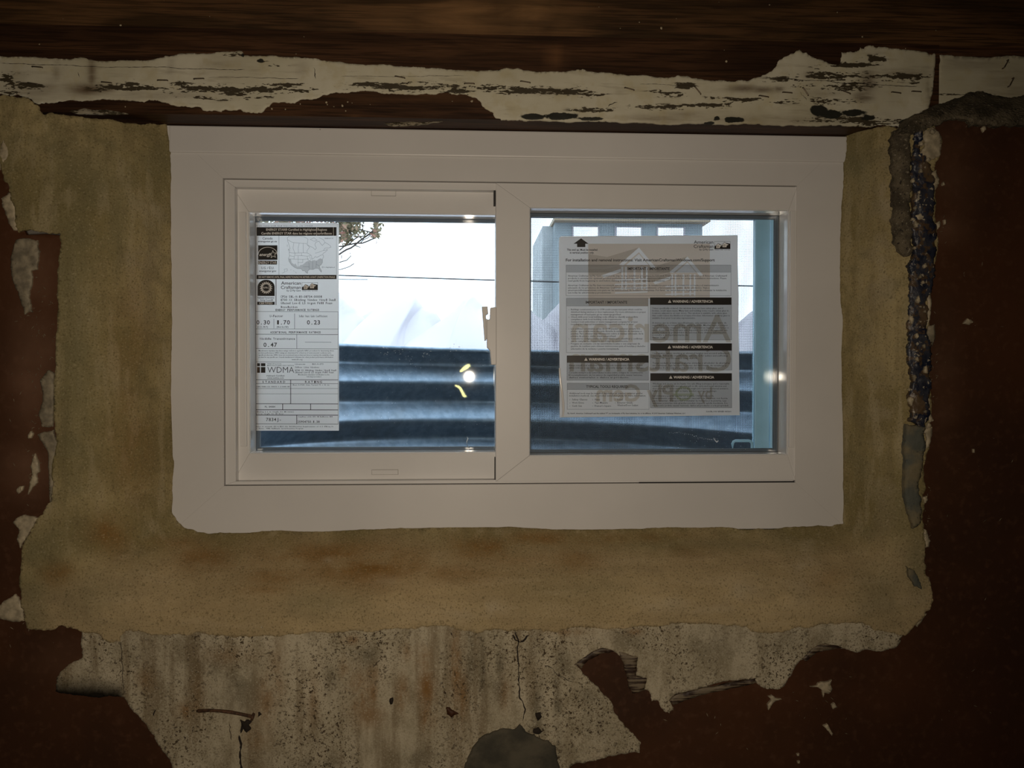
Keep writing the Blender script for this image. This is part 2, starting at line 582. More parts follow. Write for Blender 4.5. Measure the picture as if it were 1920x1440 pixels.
def patch(name, poly, depth, mat, parent, lift=0.001, spacing=6.0, attrs=None, skirt=0.003, relief=None, smooth=True):
    """a sheet of plaster or paint with a torn outline: front surface, thickness and edge"""
    poly = np.asarray(poly, float)
    keep = [0]
    for i in range(1, len(poly)):
        if np.hypot(*(poly[i] - poly[keep[-1]])) > 0.4:
            keep.append(i)
    poly = poly[keep]
    x0, y0 = poly.min(0); x1, y1 = poly.max(0)
    gx, gy = np.meshgrid(np.arange(x0 + spacing / 2, x1, spacing), np.arange(y0 + spacing / 2, y1, spacing))
    gx = gx.ravel() + np.random.RandomState(1).uniform(-.3, .3, gx.size) * spacing
    gy = gy.ravel() + np.random.RandomState(2).uniform(-.3, .3, gy.size) * spacing
    if len(gx):
        k_ = inside(gx, gy, poly)
        gx, gy = gx[k_], gy[k_]
    pts = np.concatenate([poly, np.stack([gx, gy], -1)]) if len(gx) else poly
    n = len(poly)
    vv, ee, ff, *_ = delaunay_2d_cdt([Vector((float(p[0]), float(p[1]))) for p in pts],
                                     [(i, (i + 1) % n) for i in range(n)], [list(range(n))], 1, 1e-4)
    q = np.array([(v[0], v[1]) for v in vv])
    ff = [list(f) for f in ff]
    cnt = {}
    for f in ff:
        for a, b in zip(f, f[1:] + f[:1]):
            cnt[(a, b)] = cnt.get((a, b), 0) + 1
    bnd = [(a, b) for (a, b) in cnt if (b, a) not in cnt]
    isb = np.zeros(len(q), bool)
    for a, b in bnd:
        isb[a] = isb[b] = True
    Y = depth(q[:, 0], q[:, 1]) if callable(depth) else np.full(len(q), float(depth))
    Yf = Y - np.where(isb, lift * 0.55, lift)
    if relief is not None:
        Yf = Yf - relief(q[:, 0], q[:, 1]) * np.where(isb, 0.3, 1)
    V = at(q[:, 0], q[:, 1], Yf)
    Fs = [tuple(f) for f in ff]
    idx = {}
    ext = []
    for a, b in bnd:
        for t in (a, b):
            if t not in idx:
                idx[t] = len(q) + len(ext)
                ext.append(V[t] + np.array([0, skirt, 0]))
    sk = [(b, a, idx[a], idx[b]) for a, b in bnd]
    V = np.concatenate([V, np.array(ext)]) if ext else V
    # faces seen from -y
    f0 = Fs[0]
    nrm = np.cross(V[f0[1]] - V[f0[0]], V[f0[2]] - V[f0[0]])
    if nrm[1] > 0:
        Fs = [f[::-1] for f in Fs]; sk = [f[::-1] for f in sk]
    me = bpy.data.meshes.new(name)
    me.from_pydata([tuple(map(float, v)) for v in V], [], Fs + sk)
    me.materials.append(MT[mat])
    if smooth:
        me.polygons.foreach_set('use_smooth', [True] * len(Fs) + [False] * len(sk))
    for an, fn in (attrs or {}).items():
        at_ = me.attributes.new(an, 'FLOAT', 'POINT')
        val = np.clip(fn(q[:, 0], q[:, 1]), 0, 1)
        inv = {v: k2 for k2, v in idx.items()}
        full = np.concatenate([val, [val[inv[len(q) + i]] for i in range(len(ext))]]) if ext else val
        at_.data.foreach_set('value', full.astype(np.float32))
    me.update()
    return place(bpy.data.objects.new(name, me), parent)


def ribbon(name, pts, w, depth, mat, parent, lift=0.0006, seed=0):
    """a crack or a scratch: a thin strip along a traced line"""
    P = rough_line(pts, 2.0, 6.0, seed, closed=False)
    rs = np.random.RandomState(seed + 5)
    n = len(P)
    tg = np.gradient(P, axis=0); tg /= np.maximum(np.hypot(tg[:, 0], tg[:, 1]), 1e-6)[:, None]
    nr = np.stack([-tg[:, 1], tg[:, 0]], -1)
    ww = w * rs.uniform(0.35, 1.0, n); ww[0] = ww[-1] = 0.15
    A = P + nr * ww[:, None] / 2; B = P - nr * ww[:, None] / 2
    q = np.concatenate([A, B])
    Y = (depth(q[:, 0], q[:, 1]) if callable(depth) else np.full(len(q), float(depth))) - lift
    V = at(q[:, 0], q[:, 1], Y)
    Fs = [(i, n + i, n + i + 1, i + 1) for i in range(n - 1)]
    return mesh_obj(name, V, Fs, mat, parent)


# ------------------------------------------------------------------ the room
D = 0.07            # the wall face stands this far in front of the window trim
YB = -0.04          # face of the sill beam
ZT = 0.2432         # underside of the beam = top of the trim
XR = 2.0; YR = -3.2; ZF = -1.62; ZC = 0.64
tag(box('floor', -XR, XR, YR, -D + .02, ZF - .1, ZF, 'room_concrete'), 'grey concrete basement floor below the window', kind='structure')
tag(box('ceiling', -XR, XR, YR, 0.13, ZC, ZC + .05, 'joist_wood'), 'dark board ceiling above the beams', kind='structure')
tag(box('wall_left', -XR - .1, -XR, YR, 0.13, ZF, ZC, 'room_concrete'), 'concrete side wall left of the window', kind='structure')
tag(box('wall_right', XR, XR + .1, YR, 0.13, ZF, ZC, 'room_concrete'), 'concrete side wall right of the window', kind='structure')
tag(box('wall_rear', -XR, XR, YR - .1, YR, ZF, ZC, 'room_concrete'), 'concrete wall opposite the window', kind='structure')

# traced outlines of the reveal (photo pixels)
inner = [(312, 232), (313, 238), (318, 275), (319, 300), (320, 400), (320, 470), (322, 600), (320, 700), (323, 850), (325, 880), (322, 920), (322, 962),
         (330, 975), (345, 990), (370, 998), (393, 1001), (430, 999), (480, 998), (520, 995), (600, 997), (700, 993), (800, 990), (960, 988), (1050, 993),
         (1200, 992), (1260, 989), (1340, 989), (1400, 993), (1440, 993), (1500, 988), (1535, 985), (1560, 987), (1582, 982), (1582, 900), (1580, 760),
         (1578, 660), (1581, 600), (1576, 520), (1576, 450), (1582, 350), (1583, 300), (1587, 280), (1588, 252)]
outer = [(-45, 185), (-35, 260), (-4, 300), (8, 340), (18, 360), (28, 400), (29, 425), (34, 436), (70, 434), (114, 438), (112, 470), (108, 520), (107, 600),
         (103, 700), (100, 780), (107, 830), (98, 900), (97, 940), (80, 965), (60, 990), (48, 1010), (40, 1040), (36, 1090), (40, 1120), (44, 1145),
         (50, 1178), (88, 1181), (110, 1173), (130, 1176), (150, 1184), (162, 1187), (188, 1192), (200, 1203), (225, 1202), (232, 1186), (250, 1185),
         (300, 1190), (350, 1192), (380, 1188), (430, 1193), (480, 1193), (560, 1190), (640, 1186), (700, 1185), (740, 1178), (790, 1175), (820, 1173),
         (860, 1182), (890, 1187), (930, 1180), (960, 1182), (990, 1183), (1020, 1185), (1060, 1180), (1110, 1177), (1200, 1174), (1250, 1172),
         (1300, 1170), (1385, 1173), (1405, 1180), (1440, 1187), (1480, 1183), (1500, 1175), (1540, 1170), (1600, 1168), (1625, 1172), (1640, 1182),
         (1680, 1188), (1696, 1192), (1706, 1185), (1712, 1178), (1735, 1155), (1745, 1140), (1748, 1115), (1742, 1090), (1735, 1075), (1733, 1050),
         (1736, 1020), (1733, 985), (1731, 960), (1730, 930), (1733, 890), (1738, 850), (1742, 800), (1746, 740), (1744, 650), (1745, 560), (1752, 500),
         (1757, 440), (1756, 380), (1752, 320), (1762, 290), (1764, 255), (1752, 232), (1742, 215)]
outer_r = rough_line([(300, 234), (250, 231), (180, 222), (130, 217), (108, 214), (86, 215), (72, 199), (58, 189), (40, 183), (0, 180), (-30, 182)] + outer + [(1720, 226), (1700, 238), (1680, 240), (1630, 242)], 4.0, 4.0, 3, closed=False)
inner_r = rough_line(inner, 1.4, 5.0, 4, closed=False)


def reveal_depth(x, y):
    di = dist_line(x, y, inner); do = dist_line(x, y, outer)
    t = di / (di + do + 1e-6)
    s = np.sin(np.clip(t / 0.9, 0, 1) * math.pi / 2)
    return -0.0012 - (D + 0.0014) * s


def mortar_relief(x, y):
    t = dist_line(x, y, inner)
    e = np.clip(dist_line(x, y, outer) / 35, 0, 1)
    return e * ((fbm(x, y, 90, 4, 3) - 0.5) * 0.010 * np.clip(t / 40, 0, 1) + (fbm(x, y, 14, 3, 9) - 0.5) * 0.0022)


# painted face of the wall: a U round the reveal (its mesh reaches well beyond the frame)
hole = np.array(outer, float)
ctr = np.array([900, 700])
hole_in = hole + (ctr - hole) / np.maximum(np.hypot(*(ctr - hole).T), 1)[:, None] * 16
W0 = [(-1750, 205), (-1750, 3200), (3800, 3200), (3800, 215)]
wall_poly = W0 + [(1735, 217)] + [tuple(p) for p in hole_in[::-1]] + [(-30, 205)]
scuffs = blobs([(60, 700, 45, 130, .8), (80, 640, 35, 60, .7), (70, 520, 40, 70, .6), (50, 880, 50, 60, .7), (1780, 430, 40, 30, .5),
                (1770, 700, 30, 120, .35), (1780, 330, 60, 90, .3), (120, 1240, 60, 40, .3)])


def wall_relief(x, y):
    return (fbm(x, y, 120, 3, 21) - 1.0) * 0.003


wall = patch('wall_back', wall_poly, -D, 'brown_paint', None, lift=0.0, spacing=14, skirt=0.004,
             attrs={'scuff': lambda x, y: scuffs(x, y) * (0.3 + 0.9 * fbm(x, y, 30, 4, 8))}, relief=wall_relief)
tag(wall, 'dark brown painted basement wall with peeled patches around the window', kind='structure')
# masonry behind it, with the rectangular opening
OX0, OX1, OZ0, OZ1 = -0.345 - 0.0612, 0.345 + 0.0616, -0.1817 - 0.0535, ZT
bm = bmesh.new()
add_box(bm, -XR, OX0, 0.034, 0.13, ZF, ZC); add_box(bm, OX1, XR, 0.034, 0.13, ZF, ZC)
add_box(bm, OX0, OX1, 0.034, 0.13, ZF, OZ0); add_box(bm, OX0, OX1, 0.034, 0.13, OZ1, ZC)
bm_obj('masonry', bm, 'room_concrete', wall)

# mortar of the reveal
mort_poly = np.concatenate([outer_r, inner_r[::-1]])
rust_m = blobs([(690, 1065, 130, 38, 1), (900, 1030, 75, 22, 1), (520, 1080, 60, 22, .7), (380, 1045, 60, 28, .8), (205, 1000, 40, 40, .9),
                (110, 1075, 35, 25, .9), (1010, 1010, 60, 14, .9), (1130, 1012, 60, 12, .8), (1080, 1050, 50, 25, .6), (250, 620, 45, 120, .45),
                (250, 850, 50, 110, .5), (240, 760, 30, 60, .4), (1290, 1030, 50, 20, .5), (1560, 1090, 40, 30, .4), (500, 1105, 50, 10, .6), (640, 1040, 160, 26, .9), (820, 1075, 120, 22, .6), (330, 1020, 60, 16, .6), (950, 1045, 90, 16, .6), (1240, 1008, 90, 12, .6)])
green_m = blobs([(130, 500, 45, 160, .8), (140, 700, 45, 200, .75), (150, 330, 80, 60, .7), (60, 1140, 30, 60, .8), (90, 1020, 50, 50, .6),
                 (300, 330, 25, 60, .5), (1600, 300, 40, 60, .7), (1690, 950, 30, 80, .6), (1720, 1060, 30, 60, .8), (1650, 1100, 60, 60, .5),
                 (1060, 1110, 120, 40, .5), (600, 1130, 80, 30, .5), (220, 420, 20, 100, .6), (170, 1110, 60, 50, .4), (1300, 1020, 140, 18, .5)])
pale_m = blobs([(920, 1140, 30, 14, .9), (860, 1150, 25, 10, .7), (1230, 1130, 60, 16, .8), (1380, 1110, 40, 25, .7), (1510, 1060, 25, 50, .7),
                (620, 1050, 14, 6, .7), (1330, 1140, 60, 10, .5), (280, 400, 35, 30, .5), (270, 480, 40, 40, .4), (1650, 520, 30, 200, .45), (1660, 360, 14, 70, .8),
                (1660, 800, 30, 200, .4), (760, 1090, 60, 10, .5), (270, 560, 30, 60, .35)])
patch('mortar_reveal', mort_poly, reveal_depth, 'mortar', wall, lift=0.0, spacing=6, skirt=0.003, relief=mortar_relief,
      attrs={'rust': rust_m, 'green': green_m, 'pale': pale_m,
             'sill': lambda x, y: np.clip((y - 985 - 0.35 * np.abs(np.clip(x, 0, 320) - 320) + 60 * (fbm(x, y, 60, 2, 2) - .5)) / 60, 0, 1)})['label'] = 'tan mortar smeared over the splayed window reveal'

# plaster below the sill
pl = [(150, 1176), (153, 1215), (155, 1232), (130, 1245), (112, 1262), (104, 1284), (104, 1296), (150, 1304), (200, 1306), (232, 1307), (250, 1335), (275, 1360),
      (290, 1380), (300, 1400), (320, 1430), (345, 1475), (370, 1520), (600, 1540), (868, 1530), (1000, 1500), (1060, 1462), (1068, 1440), (1080, 1431), (1110, 1427), (1140, 1418), (1170, 1414),
      (1200, 1412), (1202, 1393), (1190, 1380), (1175, 1365), (1160, 1348), (1150, 1330), (1142, 1310), (1125, 1295), (1110, 1280), (1095, 1265),
      (1085, 1252), (1078, 1245), (1090, 1240), (1110, 1225), (1130, 1217), (1150, 1222), (1170, 1230), (1195, 1232), (1193, 1250), (1192, 1267),
      (1212, 1272), (1210, 1282), (1207, 1293), (1218, 1298), (1222, 1315), (1235, 1315), (1240, 1328), (1255, 1338), (1263, 1332), (1260, 1322),
      (1255, 1312), (1262, 1305), (1295, 1295), (1330, 1285), (1380, 1276), (1415, 1272), (1422, 1284), (1432, 1290), (1445, 1292), (1462, 1292),
      (1480, 1270), (1495, 1245), (1520, 1220), (1545, 1208), (1580, 1216), (1608, 1224), (1625, 1218), (1660, 1220), (1680, 1214), (1688, 1205),
      (1692, 1190), (1680, 1172), (1500, 1160), (1200, 1160), (960, 1165), (700, 1168), (400, 1175), (250, 1172)]
pl_r = rough_line(pl, 2.6, 4.0, 11)
rust_p = blobs([(520, 1265, 14, 50, .6), (500, 1310, 16, 50, .7), (588, 1330, 10, 55, .6), (672, 1300, 22, 40, .9), (690, 1340, 28, 25, .7), (700, 1262, 16, 22, .6),
                (645, 1255, 10, 20, .6), (755, 1300, 11, 35, .8), (762, 1225, 8, 18, .6), (795, 1240, 14, 25, 1), (800, 1290, 16, 38, 1), (803, 1345, 14, 28, .9),
                (856, 1250, 9, 70, .9), (868, 1300, 9, 45, .8), (946, 1295, 10, 35, .7), (700, 1300, 12, 25, .8), (355, 1330, 20, 18, .9), (372, 1280, 14, 50, .5),
                (270, 1275, 18, 20, .4), (420, 1230, 60, 16, .5), (1190, 1185, 14, 6, .9), (1065, 1185, 40, 8, .6), (1118, 1420, 10, 12, .4), (480, 1385, 30, 20, .4), (660, 1200, 16, 8, .8)])
grey_p = blobs([(380, 1250, 50, 60, .5), (440, 1290, 40, 60, .5), (620, 1290, 14, 60, .5), (690, 1230, 25, 25, .7), (880, 1240, 14, 50, .8), (905, 1250, 9, 60, .7),
                (935, 1260, 16, 50, .8), (830, 1240, 9, 40, .6), (1010, 1335, 12, 50, .8), (1045, 1330, 8, 70, .8), (1115, 1330, 18, 50, .55), (1100, 1300, 14, 25, .6),
                (1060, 1245, 20, 30, .5), (1000, 1205, 18, 30, .6), (1185, 1200, 40, 20, .4), (1330, 1210, 60, 25, .35), (1480, 1215, 40, 25, .4), (590, 1380, 10, 60, .6),
                (600, 1430, 40, 20, .5), (780, 1420, 40, 20, .5), (1050, 1235, 8, 14, .7), (1010, 1370, 14, 8, .9)])


def painted_shade(x, y):  # shadow at the lower left, painted as a fade to black
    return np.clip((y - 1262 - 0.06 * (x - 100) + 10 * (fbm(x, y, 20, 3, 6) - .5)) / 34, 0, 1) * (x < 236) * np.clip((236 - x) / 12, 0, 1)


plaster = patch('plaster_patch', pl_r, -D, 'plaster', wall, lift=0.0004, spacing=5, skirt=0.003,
                attrs={'rust': rust_p, 'grey': grey_p, 'painted_shade': painted_shade, 'clean': lambda x, y: np.clip((1130 - x) / 120, 0.25, 1)},
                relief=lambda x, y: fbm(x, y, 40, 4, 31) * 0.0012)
plaster['label'] = 'speckled cream plaster with rust streaks below the sill'

g0 = {'rust': lambda x, y: 0 * x, 'grey': lambda x, y: 0 * x, 'painted_shade': lambda x, y: 0 * x}
# grey cement filling at the bottom edge
patch('cement_filling', rough_line([(868, 1540), (870, 1440), (876, 1424), (888, 1400), (905, 1381), (930, 1371), (950, 1367), (965, 1368), (975, 1358), (981, 1366),
                                    (992, 1376), (1010, 1384), (1030, 1390), (1042, 1400), (1045, 1420), (1052, 1445), (1064, 1470), (1060, 1540)], 2, 4, 12),
      -D - 0.0018, 'grey_cement', wall, lift=0.0022, spacing=6, relief=lambda x, y: (fbm(x, y, 30, 3, 5) - .3) * 0.003)['label'] = 'dark grey cement filling in the plaster'
# thin brushed paint over plaster
for i, pp in enumerate(([(1160, 1222), (1196, 1232), (1194, 1250), (1193, 1268), (1213, 1272), (1208, 1294), (1186, 1301), (1180, 1292), (1176, 1270), (1170, 1245)],
                        [(1262, 1306), (1295, 1295), (1340, 1288), (1416, 1272), (1420, 1279), (1370, 1291), (1310, 1305), (1262, 1322), (1254, 1314)],
                        [(1076, 1246), (1108, 1224), (1130, 1215), (1152, 1221), (1126, 1226), (1104, 1237), (1090, 1254)],
                        [(1505, 1235), (1530, 1212), (1548, 1206), (1580, 1214), (1560, 1218), (1530, 1224), (1512, 1240)])):
    patch('brushed_paint', rough_line(pp, 1.5, 3.5, 40 + i), -D - 0.001, 'brush_smear', wall, lift=0.0012, spacing=6)

# loose plaster and paint chips on the wall face
chips = [
    ('chip_grey', [(30, 450), (50, 447), (70, 450), (74, 470), (72, 490), (70, 505), (58, 508), (60, 530), (54, 558), (60, 585), (46, 590), (38, 562), (25, 530), (20, 490)], 2.5),
    ('chip_cream', [(2, 372), (14, 362), (28, 360), (31, 400), (33, 430), (25, 432), (10, 402)], 2.5),
    ('chip_cream', [(-6, 300), (6, 262), (14, 280), (18, 292), (8, 306), (-4, 320)], 2.0),
    ('chip_cream', [(65, 850), (72, 868), (74, 885), (68, 890), (70, 905), (60, 915), (52, 928), (55, 905), (60, 890), (56, 876)], 1.2),
    ('chip_cream', [(30, 918), (36, 912), (44, 911), (42, 920), (34, 926)], 1),
    ('chip_cream', [(28, 975), (45, 965), (60, 968), (74, 971), (62, 988), (52, 1004), (46, 1014), (38, 1028), (31, 1010), (35, 992), (24, 980)], 2),
    ('chip_cream', [(-8, 1148), (8, 1126), (28, 1114), (38, 1128), (43, 1150), (46, 1164), (22, 1166), (-6, 1160)], 2),
    ('chip_grey', [(75, 712), (90, 694), (101, 700), (101, 740), (99, 800), (78, 800), (72, 780), (80, 750)], 2),
    ('chip_grey', [(70, 815), (100, 806), (108, 830), (108, 880), (100, 915), (94, 945), (92, 900), (90, 850)], 2),
    ('chip_cream', [(52, 815), (58, 808), (62, 812), (58, 822), (52, 822)], .8),
    ('chip_cream', [(1735, 242), (1750, 238), (1762, 250), (1766, 270), (1764, 288), (1752, 298), (1738, 301), (1722, 291), (1734, 272), (1731, 254)], 2.5),
    ('chip_cream', [(1742, 326), (1756, 318), (1762, 335), (1758, 350), (1752, 358), (1746, 342)], 2),
    ('chip_cream', [(1722, 358), (1732, 352), (1742, 360), (1744, 371), (1730, 374), (1722, 368)], 1.5),
    ('chip_cream', [(1716, 404), (1728, 398), (1738, 402), (1740, 412), (1730, 418), (1720, 414)], 1.5),
    ('chip_cream', [(1736, 548), (1744, 549), (1747, 570), (1744, 600), (1738, 612), (1740, 580)], 1.5),
    ('chip_grey', [(1740, 612), (1753, 608), (1754, 630), (1750, 645), (1742, 652), (1738, 632)], 1.5),
    ('chip_cream', [(1739, 742), (1744, 752), (1746, 775), (1752, 788), (1742, 792), (1736, 785), (1740, 765)], 2),
    ('chip_cream', [(1731, 808), (1738, 800), (1748, 800), (1746, 820), (1742, 838), (1735, 842), (1738, 822)], 2),
    ('chip_cream', [(1733, 992), (1738, 995), (1745, 1014), (1742, 1026), (1733, 1026)], 1),
    ('chip_cream', [(1734, 1079), (1742, 1082), (1748, 1110), (1746, 1120), (1740, 1105), (1736, 1092)], 1),
    ('chip_cream', [(1714, 1168), (1728, 1156), (1738, 1151), (1730, 1163), (1720, 1176)], 1),
    ('chip_cream', [(1730, 933), (1739, 930), (1740, 938), (1734, 944)], 1),
    ('chip_cream', [(1806, 607), (1814, 597), (1822, 600), (1826, 604), (1818, 609)], .8),
    ('chip_cream', [(1824, 842), (1828, 842), (1828, 849), (1825, 849)], .4),
    ('chip_cream', [(1767, 345), (1770, 340), (1773, 346), (1769, 348)], .4),
    ('chip_cream', [(1519, 1288), (1532, 1286), (1534, 1281), (1540, 1279), (1554, 1278), (1560, 1275), (1557, 1284), (1561, 1292), (1555, 1301), (1546, 1299), (1544, 1308), (1542, 1295), (1534, 1289)], .6),
    ('chip_cream', [(1559, 1322), (1565, 1318), (1570, 1326), (1562, 1330)], .6),
    ('chip_cream', [(1440, 1306), (1448, 1304), (1456, 1310), (1466, 1311), (1455, 1314), (1446, 1324), (1441, 1332), (1439, 1322), (1446, 1313)], .8),
    ('chip_cream', [(1494, 1414), (1499, 1413), (1499, 1418), (1495, 1418)], .3),
    ('chip_cream', [(1495, 1428), (1500, 1427), (1500, 1432), (1496, 1432)], .3),
    ('chip_cream', [(1544, 1362), (1552, 1358), (1562, 1376), (1560, 1380), (1550, 1368)], .6),
    ('chip_cream', [(1840, 240), (1848, 234), (1850, 242), (1844, 248)], .6),
    ('chip_cream', [(1755, 418), (1762, 414), (1764, 424), (1758, 430)], .6),
    ('chip_cream', [(1770, 412), (1774, 411), (1774, 420), (1771, 421)], .4),
]
for i, (mt, pp, amp) in enumerate(chips):
    on_rev = pp[0][0] > 1700 and pp[0][0] < 1760 and pp[0][1] < 960
    patch('paint_chip', rough_line(pp, amp, 2.5, 60 + i), -D - (0.0035 if on_rev else 0.0), mt, wall, lift=0.0016, spacing=5, skirt=0.003,
          relief=lambda x, y: fbm(x, y, 10, 2, 7) * 0.001)
rs = np.random.RandomState(31)
for i in range(26):      # cream flakes clinging to the blue-black edge
    y = 250 + i * 22 + rs.uniform(-8, 8)
    x = 1708 + rs.uniform(4, 42) - (8 if y > 520 else 0)
    r = rs.uniform(2.2, 6.5)
    pp = [(x + r * rs.uniform(.4, 1.1) * math.cos(t), y + 1.35 * r * rs.uniform(.4, 1.1) * math.sin(t)) for t in np.linspace(0, 5.6, 9)]
    patch('paint_chip', rough_line(pp, 1.5, 2.0, 300 + i), lambda x, y: reveal_depth(x, y) - 0.0060, 'chip_cream' if i % 3 else 'chip_grey', wall, lift=0.0008, spacing=4, skirt=0.003)
# uncountable specks and hairline flakes round the scuffed edges
V, Fs = [], []
rs = np.random.RandomState(8)
zones = [(70, 620, 32, 90, 70), (60, 760, 35, 60, 45), (60, 860, 35, 50, 30), (1760, 430, 16, 25, 16), (1748, 700, 10, 60, 25), (1740, 950, 8, 200, 20), (1830, 700, 70, 400, 30),
         (1560, 1320, 70, 50, 16), (1850, 1300, 80, 120, 10), (1350, 1350, 140, 50, 14), (60, 500, 30, 50, 16), (40, 1200, 40, 30, 8)]
for cx, cy, rx, ry, n_ in zones:
    for _ in range(n_):
        x = cx + rs.normal() * rx * .6; y = cy + rs.normal() * ry * .6
        L = rs.uniform(.5, 1.0) if rs.rand() < .55 else rs.uniform(2, 5)
        w_ = rs.uniform(.4, .8); a_ = rs.uniform(0, 6.28)
        ca, sa = math.cos(a_), math.sin(a_)
        q = [(x + L * ca, y + L * sa), (x - w_ * sa, y + w_ * ca), (x - L * ca, y - L * sa), (x + w_ * sa, y - w_ * ca)]
        b0 = len(V)
        V += [at(px, py, -D - .0042) for px, py in q] + [at(x, y, -D - .0050)]
        Fs += [(b0 + j, b0 + (j + 1) % 4, b0 + 4) for j in range(4)]
tag(mesh_obj('paint_flecks', V, Fs, 'chip_cream', wall), kind='stuff')

# right-hand edge of the reveal: rough cement, blue-black paint, teal cement
off = lambda d: (lambda x, y: reveal_depth(x, y) - d)
patch('rough_edge', rough_line([(1675, 246), (1712, 246), (1710, 300), (1712, 350), (1708, 400), (1711, 440), (1712, 470), (1699, 481), (1685, 466), (1678, 440), (1676, 400),
                                (1672, 370), (1674, 300)], 6, 3, 21), off(0.0012), 'rough_cement', wall, lift=0.0006, spacing=4, skirt=0.006,
      relief=lambda x, y: fbm(x, y, 9, 3, 4) * 0.0028)['label'] = 'rough dark cement on the reveal edge'
patch('blue_edge', rough_line([(1712, 238), (1735, 236), (1732, 262), (1725, 285), (1738, 300), (1748, 320), (1750, 345), (1755, 380), (1757, 440), (1757, 470), (1752, 510),
                               (1747, 545), (1738, 560), (1740, 600), (1746, 640), (1742, 700), (1742, 745), (1739, 790), (1735, 806), (1706, 790), (1704, 740), (1708, 690),
                               (1706, 640), (1703, 590), (1705, 560), (1704, 520), (1712, 480), (1710, 440), (1708, 400), (1712, 350), (1710, 300)], 7, 3, 22),
      off(0.0014), 'blue_paint', wall, lift=0.0006, spacing=3.5, skirt=0.006, relief=lambda x, y: fbm(x, y, 14, 4, 14) * 0.0035)['label'] = 'blue-black gritty paint on the reveal edge'
patch('teal_edge', rough_line([(1700, 795), (1735, 800), (1736, 840), (1730, 872), (1722, 910), (1728, 935), (1728, 975), (1712, 992), (1700, 955), (1697, 870)], 3, 4, 23),
      off(0.0022), 'teal_cement', wall, lift=0.0016, spacing=5, skirt=0.006, relief=lambda x, y: fbm(x, y, 14, 3, 24) * 0.003)['label'] = 'grey-teal cement on the reveal edge'
patch('teal_edge', rough_line([(1700, 1062), (1712, 1068), (1724, 1090), (1728, 1105), (1716, 1100), (1704, 1080)], 3, 4, 25),
      off(0.0015), 'teal_cement', wall, lift=0.0012, spacing=5, skirt=0.004)


# mortar filling between wall and beam, right and left
def cap_depth(x, y):
    t = np.clip((y - 178) / 50.0, 0, 1)
    return YB - 0.001 - (D + YB + 0.0045) * 1.0 * np.sin(t * math.pi / 2) * -1 * -1 if False else YB - 0.001 - (D - 0.04 + 0.003) * np.sin(t * math.pi / 2)


patch('mortar_cap', rough_line([(1692, 246), (1702, 232), (1715, 214), (1750, 199), (1790, 184), (1820, 172), (1850, 174), (1880, 181), (1920, 178), (2000, 172), (2900, 178), (2900, 240),
                                (2000, 236), (1920, 235), (1890, 232), (1870, 238), (1840, 235), (1820, 236), (1815, 225), (1800, 222), (1770, 225), (1762, 234), (1740, 240), (1715, 250)], 3, 5, 27),
      cap_depth, 'rough_cement', wall, lift=0.002, spacing=6, skirt=0.03, relief=lambda x, y: (fbm(x, y, 30, 4, 44) - .2) * 0.006)['label'] = 'grey mortar packed between wall and beam'
patch('mortar_cap', rough_line([(-34, 176), (-1000, 176), (-1000, 240), (-60, 240), (-38, 236)], 3, 5, 28),
      cap_depth, 'mortar', wall, lift=0.002, spacing=8, skirt=0.03, attrs={'rust': lambda x, y: 0 * x, 'green': lambda x, y: 0 * x + .8, 'pale': lambda x, y: 0 * x, 'sill': lambda x, y: 0 * x},
      relief=lambda x, y: (fbm(x, y, 30, 4, 45) - .2) * 0.006)

# cracks in the plaster
for i, (pp, w_) in enumerate((([(966, 1180), (972, 1200), (971, 1235), (972, 1275), (975, 1310), (985, 1330), (980, 1352)], 3.0),
                              ([(960, 1190), (966, 1200), (975, 1204), (985, 1198), (992, 1190)], 4.0), ([(226, 1204), (228, 1240), (230, 1275), (233, 1302)], 1.6),
                              ([(448, 1378), (452, 1395), (450, 1420), (453, 1450)], 5.0), ([(430, 1355), (431, 1372), (434, 1388)], 1.6), ([(845, 1185), (848, 1192)], 3),
                              ([(1020, 1247), (1033, 1252), (1042, 1262), (1060, 1272), (1075, 1280)], 1.4), ([(293, 1330), (288, 1343)], 3), ([(344, 1380), (347, 1388)], 3))):
    ribbon('crack', pp, w_, -D - 0.0018, 'crack_dark', wall, lift=0.0022, seed=70 + i)
for i, pp in enumerate(([(836, 1328), (842, 1327), (850, 1333), (860, 1339), (852, 1341), (846, 1346), (838, 1340)], [(730, 1312), (737, 1309), (736, 1320), (732, 1323)],
                        [(1000, 1367), (1010, 1365), (1017, 1372), (1010, 1377), (1000, 1375)], [(1004, 1338), (1014, 1336), (1016, 1344), (1008, 1352)],
                        [(450, 1350), (458, 1354), (462, 1350), (472, 1353), (466, 1360), (470, 1368), (462, 1374), (456, 1366), (450, 1376), (452, 1362)], [(484, 1336), (490, 1340), (483, 1346)])):
    patch('paint_drip' if i < 1 else 'pit', rough_line(pp, 1.2, 2.5, 90 + i), -D - 0.0018, 'crack_dark' if i != 0 else 'brown_paint', wall, lift=0.0022, spacing=6,
          attrs={'scuff': lambda x, y: 0 * x})

# rusty bent nail
nail = empty('rusty_nail', tuple(at(372, 1334, -D)))
npts = [at(x, y, Y) for x, y, Y in ((366, 1333, -D + .004), (374, 1333, -D - .003), (392, 1332, -D - .007), (412, 1333, -D - .009), (430, 1335, -D - .010), (452, 1339, -D - .010), (474, 1344, -D - .009))]
tube('shank', npts, [0.0012, 0.0021, 0.0018, 0.0018, 0.0020, 0.0018, 0.0020], 'rust', nail)
tube('nail_head', [at(472, 1343.6, -D - .009), at(476, 1344.6, -D - .009)], [0.0042, 0.0038], 'rust', nail, 10)
tag(nail, 'rusty bent nail sticking out of the plaster below the sill', 'nail')

